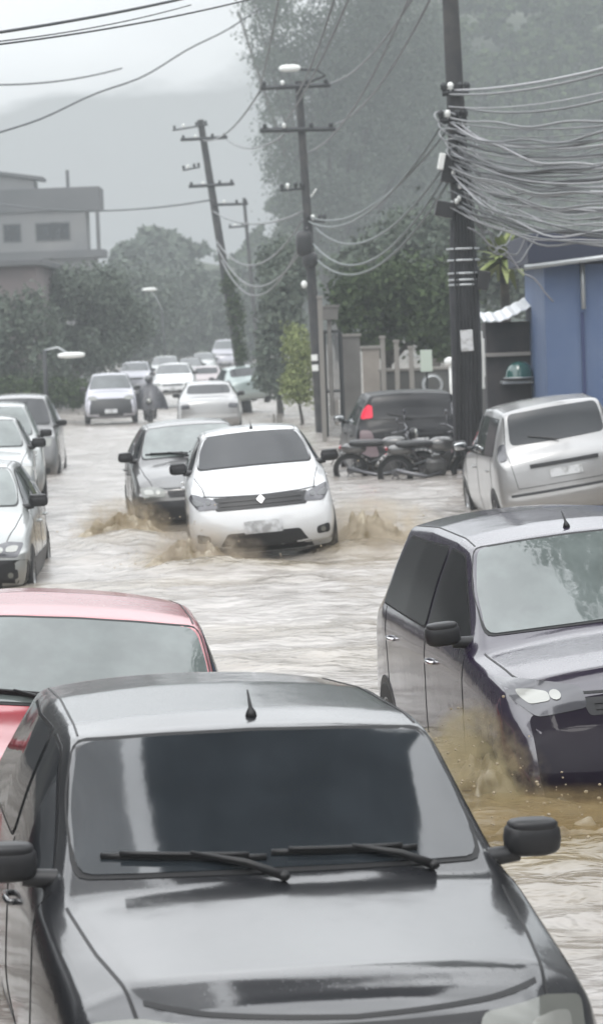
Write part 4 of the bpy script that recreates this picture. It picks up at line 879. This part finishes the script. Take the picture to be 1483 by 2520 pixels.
# boundary wall, gate, posts
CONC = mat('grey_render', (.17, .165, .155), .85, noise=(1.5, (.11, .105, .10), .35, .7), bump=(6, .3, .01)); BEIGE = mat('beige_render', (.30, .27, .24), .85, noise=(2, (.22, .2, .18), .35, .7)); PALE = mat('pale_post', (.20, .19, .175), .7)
def span(px0, px1, py0, py1, Y): a = P(px0, py1, Y); b_ = P(px1, py0, Y); return a.x, b_.x, min(a.z, 0), b_.z
def wall_piece(name, label, cat, px0, px1, py0, Y, th, m, cap=True):
    xa_, xb_, _, z1 = span(px0, px1, py0, 970, Y); z0 = gz(0, Y)-.1
    root = thing(name, label, cat, ((xa_+xb_)/2, Y, z0)); w = xb_-xa_; h = z1-z0
    MB().box((0, 0, h/2), (w, th, h)).build('wall_face', m, root, bevel=.015)
    if cap: MB().box((0, 0, h+.035), (w+.08, th+.08, .07)).build('coping', PALE, root, bevel=.01)
    return root
wall_piece('boundary_wall', 'grey rendered wall panel behind the slim pole, next to the dark gate', 'wall', 839, 884, 828, 64, .25, CONC)
wall_piece('boundary_wall', 'beige rendered wall panel, shortest of the wall behind the red tail light', 'wall', 894, 932, 858, 62, .25, BEIGE)
wall_piece('boundary_wall', 'long shaded grey wall behind the motorcycles, from the beige panel to the thick pole', 'wall', 936, 1200, 905, 61, .25, mat('shaded_render', (.10, .10, .095), .85, noise=(1.5, (.06, .06, .058), .35, .7)))  # darker copy of the grey render, with shade put into its colour
gx0, gx1, _, gz1 = span(800, 836, 815, 970, 63); g0 = gz(0, 63)
gt = thing('gate', 'dark barred gate right behind the slim pole', 'gate', (gx0, 63, g0)); gw, gh = gx1-gx0, gz1-g0
m = MB(); [m.tube([(x, 0, 0), (x, 0, gh)], .05, 4) for x in (0, gw)]; [m.tube([(0, 0, z), (gw, 0, z)], .035, 4) for z in (.1, gh*.5, gh)]; m.build('frame', DSTEEL, gt)
m = MB(); [m.tube([(gw*k/8, 0, .1), (gw*k/8, 0, gh)], .014, 6) for k in range(1, 8)]; m.build('bars', DSTEEL, gt)
m = MB(); m.box((gw*.65, -.06, gh*.32), (.1, .02, .62)); m.build('notice', PALE, gt)
o = MB().box((0, 0, 0), (.44, .3, .30)).box((0, 0, .17), (.52, .36, .05)).box((0, 0, -1.3), (.10, .10, 2.3)).build('letter_box', CONC, bevel=.01); o.location = P(808, 772, 63); tag(o, 'pale grey box on a post above the dark gate', 'post box')
for px, py0, lab in ((786, 735, 'tall pale gate post immediately right of the slim pole'), (940, 833, 'thick pale fence post right of the beige wall panel'), (974, 843, 'pale fence post, second right of the beige wall panel'), (1010, 858, 'short pale fence post, third right of the beige wall panel')):
    p = P(px, py0, 60.5); z0 = gz(0, 60)
    o = MB().box((0, 0, (p.z-z0)/2), (.11, .11, p.z-z0)).box((0, 0, p.z-z0+.03), (.15, .15, .06)).build('fence_post', PALE, bevel=.01); o.location = (p.x, 60.5, z0); tag(o, lab, 'post', 'pale fence posts along the wall')
p = P(1048, 888, 58); sg_ = thing('sign', 'pale greenish notice board with round board below it, behind the motorcycles', 'sign', (p.x, 58, gz(0, 58)))
h = p.z-gz(0, 58); MB().tube([(0, .03, 0), (0, .03, h+.3)], .03, 8).build('post', DSTEEL, sg_); MB().box((0, 0, h), (.26, .03, .48)).build('board', mat('pale_green', (.42, .48, .42), .5), sg_, bevel=.01)
MB().lathe((.12, 0, h-.52), [(.24, -.01), (.24, .01), (.17, .015), (.17, -.015)], Vector((0, 1, 0)), 24).build('ring', GALV, sg_, smooth=True)
o = MB().ball((0, 0, 0), .13, .10, .10, n=14).tube([(0, 0, -.1), (0, 0, -1.2)], .03, 6).build('bollard_lamp', PORC, smooth=True); o.location = P(1106, 890, 57); tag(o, 'small white globe lamp just left of the thick pole', 'lamp')
# kerb stakes by the pole
for k, (px, py) in enumerate(((672, 985), (682, 992), (690, 1000))):
    p = P(px, py, 70); o = MB().box((0, 0, .1), (.07, .07, .75)).build('marker_stake', PALE, bevel=.008); o.location = (p.x, 70, float(water_z(70))); tag(o, 'low pale stake in the water left of the slim pole', 'stake', 'pale stakes at the kerb')

G = lambda px, Y: (P(px, 900, Y).x, Y, gz(0, Y))
# ------------------------------------------------------------------ left bank: grey building, pink house, lamps
GB = mat('grey_building', (.15, .155, .16), .85, noise=(.5, (.19, .19, .19), .35, .7)); GB2 = mat('grey_slab', (.08, .085, .09), .85, noise=(.5, (.11, .11, .115), .35, .7)); PINK = mat('pink_render', (.125, .11, .112), .85, noise=(.6, (.16, .13, .13), .3, .7))
Yb = 150; xr_ = P(247, 560, Yb).x; xl_ = xr_-16
zT = P(200, 460, Yb).z; zU = P(200, 517, Yb).z; zL = P(200, 618, Yb).z
bd = thing('building', 'hazy grey block of flats at the left edge with an open corner loggia', 'building', (xr_, Yb, -.5)); z_ = lambda q: q+.5
xloc = lambda px: P(px, 560, Yb).x-xr_
MB().box((xloc(212)/2-8, 5, z_(zL)/2+z_(zU)/2), (16+xloc(212), 10, zU-zL)).build('upper_wall', GB, bd)
MB().box((-8.0, 4.8, z_((zT+zU)/2)), (16.1, 10.6, zT-zU)).build('parapet', GB2, bd, bevel=.03)
MB().box((-8.0, 4.8, z_(zL)-.15), (16.3, 10.8, .45)).build('floor_slab', GB2, bd, bevel=.03)
MB().box((-8.2, 5.2, z_(zL)/2-.2), (15.6, 9.6, z_(zL)-.1)).build('lower_wall', GB, bd)
MB().box((-.12, -.35, z_((zL+zU)/2)), (.22, .22, zU-zL)).build('column', GB2, bd)
bd.scale = (1, .3, 1)
zP = P(50, 405, Yb).z; xp = xloc(88); m = MB(); m.add([(x, y, z) for y in (1, 8) for x, z in ((xp-9, z_(zT)), (xp, z_(zT)), (xp, z_(zP)-.9), (xp-9, z_(zP)+.6))], [(0, 1, 2, 3), (7, 6, 5, 4), (0, 4, 5, 1), (1, 5, 6, 2), (2, 6, 7, 3), (3, 7, 4, 0)]); m.build('stair_tower', GB, bd)
m = MB(); m.add([(x, y, z+dz) for dz in (0, .2) for y in (.4, 8.6) for x, z in ((xp-9, z_(zP)+.62), (xp+.5, z_(zP)-.92))], [(0, 1, 3, 2), (4, 6, 7, 5), (0, 4, 5, 1), (2, 3, 7, 6), (1, 5, 7, 3), (0, 2, 6, 4)]); m.build('roof', GB2, bd)
MB().tube([(xloc(171), 1, z_(zT)), (xloc(171), 1, z_(zT)+1.0)], .10, 8).build('chimney', GB2, bd)
for px in (30, 110, 150):
    f = MB(); cx_ = xloc(px); f.box((cx_, -.03, z_((zL+zU)/2)), (1.1, .10, 1.1)); fo = f.build('window', GB2, bd); MB().box((cx_, -.09, z_((zL+zU)/2)), (.92, .02, .92)).build('pane', GLD, fo)
for px in (60, 160):
    f = MB(); cx_ = xloc(px); f.box((cx_, .37, z_(zL)-2.2), (1.2, .10, 1.2)); fo = f.build('window', GB2, bd); MB().box((cx_, .31, z_(zL)-2.2), (1.0, .02, 1.0)).build('pane', GLD, fo)
Yp = 105; xq = P(92, 750, Yp).x; zq = P(40, 655, Yp).z
ph = thing('house', 'dull pink house low at the left edge below the grey flats', 'house', (xq, Yp, -.6))
MB().box((-6, 4, (zq+.6)/2), (12, 8, zq+.6)).build('wall', PINK, ph); MB().box((-6, 4, zq+.6+.12), (12.6, 8.8, .24)).build('roof', GB2, ph, bevel=.02)
MB().box((xloc(0)*0-.18, -.05, 1.9), (.16, .10, 2.6)).build('drainpipe', GALV, ph)
f = MB().box((-1.6, -.03, 2.6), (1.0, .1, 1.2)).build('window', GB2, ph); MB().box((-1.6, -.09, 2.6), (.84, .02, 1.04)).build('pane', GLD, f)
def lamp(label, foot, top, head, Y, r):
    a = P(*foot, Y); a.z = gz(a.x, Y); t_ = P(*top, Y)-a; h_ = P(*head, Y)-a; root = thing('street_lamp', label, 'street lamp', a)
    MB().tube([(0, 0, 0), t_*.5, t_], [r, r*.8, r*.7], 10).build('post', DSTEEL, root, smooth=True); MB().tube([t_, t_.lerp(h_, .5)+Vector((0, 0, .15)), h_], r*.35, 6).build('arm', GALV, root, smooth=True)
    MB().ball(h_, .40, .18, .085, n=16, e=.7).build('lamp_head', PORC, root, smooth=True)
lamp('dark street lamp post with a pale flat head, above the vans at the left', (114, 980), (110, 862), (176, 874), 75, .09)
lamp('distant street lamp with a curved pale head over the lilac pickup', (410, 880), (398, 760), (368, 712), 140, .06)
make_tree('hedge', 'low dark hedge along the left bank behind the parked vans', 'hedge', G(90, 92), [L(x, 965, 92, .8, .8, .55) for x in range(-20, 215, 32)], 7000, .07, LEAF, trunk_r=.05, crown_name='foliage')

# ------------------------------------------------------------------ the street goes on behind and beside the viewpoint (seen in the wet paint and glass)
FAC = mat('dark_facade', (.06, .062, .065), .8, noise=(.7, (.13, .13, .125), .35, .7))
for lab, c, d in (('dark two storey shop row along the left pavement beside the viewpoint', (-11, 22, 0), (4, 76, 8)), ('dark shop row along the right pavement beside the viewpoint', (13.5, 12, 0), (4, 60, 8)), ('dark house behind the viewpoint across the street end', (0, -9, 0), (15, 5, 7))):
    root = thing('building', lab, 'building', c); MB().box((0, 0, d[2]/2-.3), d).build('wall', FAC, root); MB().box((0, 0, d[2]-.25), (d[0]+.5, d[1]+.5, .2)).build('roof', GB2, root)
    side = 1 if c[0] < 0 else -1
    for k_ in range(9 if abs(c[0]) > 1 else 5):
        if abs(c[0]) > 1: MB().box((side*(d[0]/2+.01), -d[1]/2+3+k_*(d[1]-5)/9, 4.4), (.08, 1.6, 1.5)).build('window', GLD, root)
        else: MB().box((-5.5+k_*2.7, d[1]/2+.01, 4.4), (1.4, .08, 1.5)).build('window', GLD, root)

# unseen sheets added overhead to band the reflection in the black car's windshield
for lab, x0a, x1a, m_ in (('weathered grey awning sheet above the black car, seen mirrored in its windshield', -3.4, -.92, mat('added_sheet_grey', (.45, .47, .48), .6)), ('dark awning sheet above the black car, seen mirrored in its windshield', -.66, 2.4, mat('added_sheet_dark', (.09, .10, .11), .6))):
    root = thing('awning', lab, 'awning', (x0a, 9.1, 6.0)); w = x1a-x0a; m = MB(); N = 24  # unseen sheet, added only to shape the windshield reflection
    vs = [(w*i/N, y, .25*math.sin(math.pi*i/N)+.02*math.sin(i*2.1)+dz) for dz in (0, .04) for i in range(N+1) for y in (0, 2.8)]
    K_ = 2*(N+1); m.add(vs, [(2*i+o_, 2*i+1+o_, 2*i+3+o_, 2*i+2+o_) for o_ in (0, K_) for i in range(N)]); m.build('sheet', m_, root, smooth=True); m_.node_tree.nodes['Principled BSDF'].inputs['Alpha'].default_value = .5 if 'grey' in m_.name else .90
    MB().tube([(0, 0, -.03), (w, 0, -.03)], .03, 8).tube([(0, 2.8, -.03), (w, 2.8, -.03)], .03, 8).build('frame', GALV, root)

# ------------------------------------------------------------------ trees
big = [L(px, py, 185+dy, a*1.32, 4, c*1.32) for px, py, dy, a, c in ((690, 70, 0, 2.2, 2.0), (668, 150, 0, 1.2, 1.0), (690, 215, 1, 1.5, 1.3), (800, 30, 2, 4, 5), (760, 200, 1, 2.6, 3), (672, 300, 0, 1.1, 1.1), (700, 360, 0, 1.7, 1.4), (690, 420, 1, 1.2, 1.0), (745, 460, 1, 1.8, 1.8), (740, 530, 1, 1.2, 1.0),
       (870, 300, 3, 4, 6), (800, 540, 2, 2.8, 3), (920, 500, 3, 4, 5), (950, 80, 3, 4, 6), (655, 15, -1, 1.0, .9), (620, -10, -1, .8, .6), (585, 28, -1, .5, .35), (1040, 300, 4, 4, 6), (1040, 560, 4, 3.6, 4))]
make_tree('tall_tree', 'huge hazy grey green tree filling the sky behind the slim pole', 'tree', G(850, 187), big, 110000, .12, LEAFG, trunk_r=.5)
make_tree('tree', 'dark bushy tree over the wall panels left of the thick pole', 'tree', G(930, 68), [L(905, 760, 68, .9, 1.5, 1.0), L(970, 735, 68, 1.0, 1.5, 1.0), L(1045, 745, 68, 1.1, 1.6, 1.2), L(1090, 790, 68, .9, 1.5, 1.1), L(960, 820, 68, .6, 1, .5), L(885, 820, 69, .5, 1, .5)], 16000, .085, LEAF, 'dark trees behind the wall', trunk_r=.15)
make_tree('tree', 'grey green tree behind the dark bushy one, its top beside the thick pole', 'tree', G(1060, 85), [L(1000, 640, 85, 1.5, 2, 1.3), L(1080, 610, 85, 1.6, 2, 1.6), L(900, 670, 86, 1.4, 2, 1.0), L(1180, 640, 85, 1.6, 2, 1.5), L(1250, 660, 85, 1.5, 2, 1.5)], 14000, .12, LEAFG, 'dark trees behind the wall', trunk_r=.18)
make_tree('hedge', 'light green clipped bush left of the foot of the slim pole', 'bush', G(735, 76), [L(725, 850, 76, .40, .7, .6), L(745, 900, 76, .42, .7, .6), L(722, 930, 76, .38, .7, .5), L(715, 965, 76, .38, .6, .4), L(750, 960, 76, .38, .6, .4)], 6000, .05, LEAFL, trunk_r=.05)
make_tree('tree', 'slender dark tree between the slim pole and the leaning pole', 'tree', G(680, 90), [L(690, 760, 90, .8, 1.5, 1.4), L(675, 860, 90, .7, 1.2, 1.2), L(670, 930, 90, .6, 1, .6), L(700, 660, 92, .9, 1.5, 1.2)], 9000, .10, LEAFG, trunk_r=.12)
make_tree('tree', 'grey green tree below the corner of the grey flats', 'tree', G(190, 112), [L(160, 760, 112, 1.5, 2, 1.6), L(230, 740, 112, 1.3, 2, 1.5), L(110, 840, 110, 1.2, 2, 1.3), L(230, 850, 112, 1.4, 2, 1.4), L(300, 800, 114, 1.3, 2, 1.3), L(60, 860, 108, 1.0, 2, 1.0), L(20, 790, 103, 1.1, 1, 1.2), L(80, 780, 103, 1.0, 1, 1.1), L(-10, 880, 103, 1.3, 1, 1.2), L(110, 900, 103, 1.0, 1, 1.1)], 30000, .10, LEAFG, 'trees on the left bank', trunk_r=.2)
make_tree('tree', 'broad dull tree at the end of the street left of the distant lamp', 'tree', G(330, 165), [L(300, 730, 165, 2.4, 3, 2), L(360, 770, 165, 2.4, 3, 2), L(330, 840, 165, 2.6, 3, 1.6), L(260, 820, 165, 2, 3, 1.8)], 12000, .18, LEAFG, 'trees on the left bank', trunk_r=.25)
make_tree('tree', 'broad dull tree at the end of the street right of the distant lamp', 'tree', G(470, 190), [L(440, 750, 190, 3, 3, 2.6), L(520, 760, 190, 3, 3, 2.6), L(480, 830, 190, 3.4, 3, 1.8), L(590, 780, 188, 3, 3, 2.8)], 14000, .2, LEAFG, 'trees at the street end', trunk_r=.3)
make_tree('overhanging_tree', 'leafy branches over the street above the picture, mirrored green in the purple grey car windshield', 'tree', (6.6, 16.8, -.1), [(2.3, 17.1, 7.6, .9, .8, .5), (3.3, 16.7, 8.0, 1.1, 1, .7), (1.3, 17.5, 7.9, .5, .5, .4), (4.6, 16.8, 8.2, 1.2, 1.1, .8)], 7000, .07, LEAF, trunk_r=.14)
# spiky yellow green plant over the stall
pb = P(1240, 700, 49.5); pl = thing('palm', 'yellow green spiky palm showing above the zinc awning', 'palm', (pb.x, 49.5, -.1))
zc = P(1240, 640, 49.5).z+.1; MB().tube([(0, 0, 0), (.02, 0, zc*.5), (0, 0, zc)], [.14, .11, .08], 9).build('trunk', BARK, pl, smooth=True)
fm = MB()
for k in range(90):
    a = random.uniform(0, 2*math.pi); el = random.uniform(-.3, 1.4); ln = random.uniform(.6, 1.0); d = Vector((math.cos(a)*math.cos(el), math.sin(a)*math.cos(el), math.sin(el))); side = d.cross(Vector((0, 0, 1))).normalized()
    pts = [Vector((0, 0, zc))+d*ln*q-Vector((0, 0, .35*q*q*ln)) for q in (0, .25, .5, .75, 1)]; ws_ = [.02, .07, .08, .05, .006]
    vs = [p+side*w*s_ for p, w in zip(pts, ws_) for s_ in (-1, 1)]; fm.add(vs, [(2*i, 2*i+1, 2*i+3, 2*i+2) for i in range(4)])
fm.build('fronds', LEAFL, pl)

forest('forest', h1, 262, 120000, .35, LEAF, 30, 1.0)
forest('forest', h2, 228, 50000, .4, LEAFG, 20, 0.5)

# ------------------------------------------------------------------ splashes thrown up by the moving cars
def volmat(name, col, dens, scale):
    m = bpy.data.materials.new(name); m.use_nodes = True; t = m.node_tree; t.nodes.clear()
    o = t.nodes.new('ShaderNodeOutputMaterial'); v = t.nodes.new('ShaderNodeVolumePrincipled'); v.inputs['Color'].default_value = (*col, 1); v.inputs['Anisotropy'].default_value = .2
    tcn = t.nodes.new('ShaderNodeTexCoord'); n = t.nodes.new('ShaderNodeTexNoise'); n.inputs['Scale'].default_value = scale*1.6; n.inputs['Detail'].default_value = 5; n.inputs['Roughness'].default_value = .65
    t.links.new(tcn.outputs['Object'], n.inputs['Vector'])
    ln = t.nodes.new('ShaderNodeVectorMath'); ln.operation = 'LENGTH'; t.links.new(tcn.outputs['Object'], ln.inputs[0])
    f = t.nodes.new('ShaderNodeMapRange'); f.inputs['From Min'].default_value = 1.0; f.inputs['From Max'].default_value = .25; t.links.new(ln.outputs['Value'], f.inputs['Value'])
    r = t.nodes.new('ShaderNodeMapRange'); r.inputs['From Min'].default_value = .42; r.inputs['From Max'].default_value = .66; t.links.new(n.outputs[0], r.inputs['Value'])
    mu = t.nodes.new('ShaderNodeMath'); mu.operation = 'MULTIPLY'; t.links.new(f.outputs[0], mu.inputs[0]); t.links.new(r.outputs[0], mu.inputs[1])
    m2_ = t.nodes.new('ShaderNodeMath'); m2_.operation = 'MULTIPLY'; m2_.inputs[1].default_value = dens; t.links.new(mu.outputs[0], m2_.inputs[0])
    t.links.new(m2_.outputs[0], v.inputs['Density']); t.links.new(v.outputs[0], o.inputs['Volume']); return m
SPM = mat('muddy_drops', (.42, .35, .25), .25, ior=1.4); SPM2 = mat('brown_foam', (.32, .25, .17), .5, noise=(9, (.60, .55, .46), .35, .65), bump=(25, 1, .02))
FOAM = bpy.data.materials.new('churned_water'); FOAM.use_nodes = True; t = FOAM.node_tree; b = t.nodes['Principled BSDF']; b.inputs['Roughness'].default_value = .28
tcn = t.nodes.new('ShaderNodeTexCoord'); n = t.nodes.new('ShaderNodeTexNoise'); n.inputs['Scale'].default_value = 5; n.inputs['Detail'].default_value = 8; t.links.new(tcn.outputs['Object'], n.inputs['Vector'])
r = t.nodes.new('ShaderNodeValToRGB'); r.color_ramp.elements[0].position = .42; r.color_ramp.elements[0].color = (.16, .12, .06, 1); r.color_ramp.elements[1].position = .66; r.color_ramp.elements[1].color = (.55, .50, .40, 1)
t.links.new(n.outputs[0], r.inputs[0]); t.links.new(r.outputs[0], b.inputs['Base Color'])
def splash(label, px, py, Y, rx, ry, rz, n, dens=9, col=(.62, .52, .38), dirx=0):
    c = P(px, py, Y); c.z = float(water_z(Y)); root = thing('splash', label, 'splash', c); root['kind'] = 'stuff'
    pts = MB()
    for _ in range(n):
        a = rng.normal(size=3); q = abs(a[2])*.55; x = a[0]*.5*rx+dirx*q*.5; y = a[1]*.5*ry; z = q*rz*math.exp(-(x/rx)**2)
        s = .003+.006*rng.random()**2
        pts.ball((x, y, z+.02), s*1.3, s, s, n=6)
    pts.build('droplets', SPM, root, smooth=True)
    N = 110; gxx, gyy = np.meshgrid(np.linspace(-1.25, 1.25, N)*rx, np.linspace(-1.25, 1.25, N)*ry); sd_ = int(px)
    q = np.exp(-(gxx/rx/.62)**2-(gyy/ry/.62)**2); f1 = fbm(gxx*5+sd_, gyy*5, 5, sd_ % 97); f2 = np.clip(1-np.abs(fbm(gxx*4+3, gyy*6+sd_, 4, 13)*2-1)*3, 0, 1)
    zz = rz*q*(-.12+.85*f1+.75*f2*f1)-.05*(1-q)
    gm = grid_mesh('wave', gxx, gyy, zz, FOAM); gm.parent = root
    v = MB().ball((0, 0, 0), 1, 1, 1, n=24).build('spray', volmat('spray_'+str(px), col, dens, 2.6), root, smooth=True); v.scale = (rx, ry, rz*1.15); v.location = (0, 0, rz*.12)
splash('muddy spray thrown out right of the white hatchback', 915, 1312, 28.9, .95, .8, .52, 200, 11, (.78, .69, .56))
splash('brown wave breaking at the front left of the white hatchback', 490, 1345, 28.0, .8, .55, .40, 200, 11, (.70, .61, .50))
splash('brown spray beside the front left wheel of the half hidden dark car', 300, 1290, 32.5, .7, .5, .42, 120, 10)
splash('yellow brown spray around the front wheel of the purple grey car', 1200, 1930, 13.7, .42, .9, .42, 300, 15, (.66, .57, .36))
splash('brown water churned up ahead of the purple grey car', 1400, 2010, 12.4, .8, .6, .22, 150, 10, (.50, .38, .20))

# ------------------------------------------------------------------ haze: the wet air of the downpour
hz = MB().box((0, 150, 27.5), (820, 420, 65)).build('haze', (lambda m: m)(bpy.data.materials.new('wet_air')))
hz['kind'] = 'stuff'; hz['label'] = 'pale wet air of the downpour over the whole street'
t = hz.data.materials[0]; t.use_nodes = True; t = t.node_tree; t.nodes.clear(); o = t.nodes.new('ShaderNodeOutputMaterial'); v = t.nodes.new('ShaderNodeVolumePrincipled')
v.inputs['Color'].default_value = (.54, .58, .60, 1); v.inputs['Density'].default_value = .0019; v.inputs['Anisotropy'].default_value = .0; t.links.new(v.outputs[0], o.inputs['Volume'])
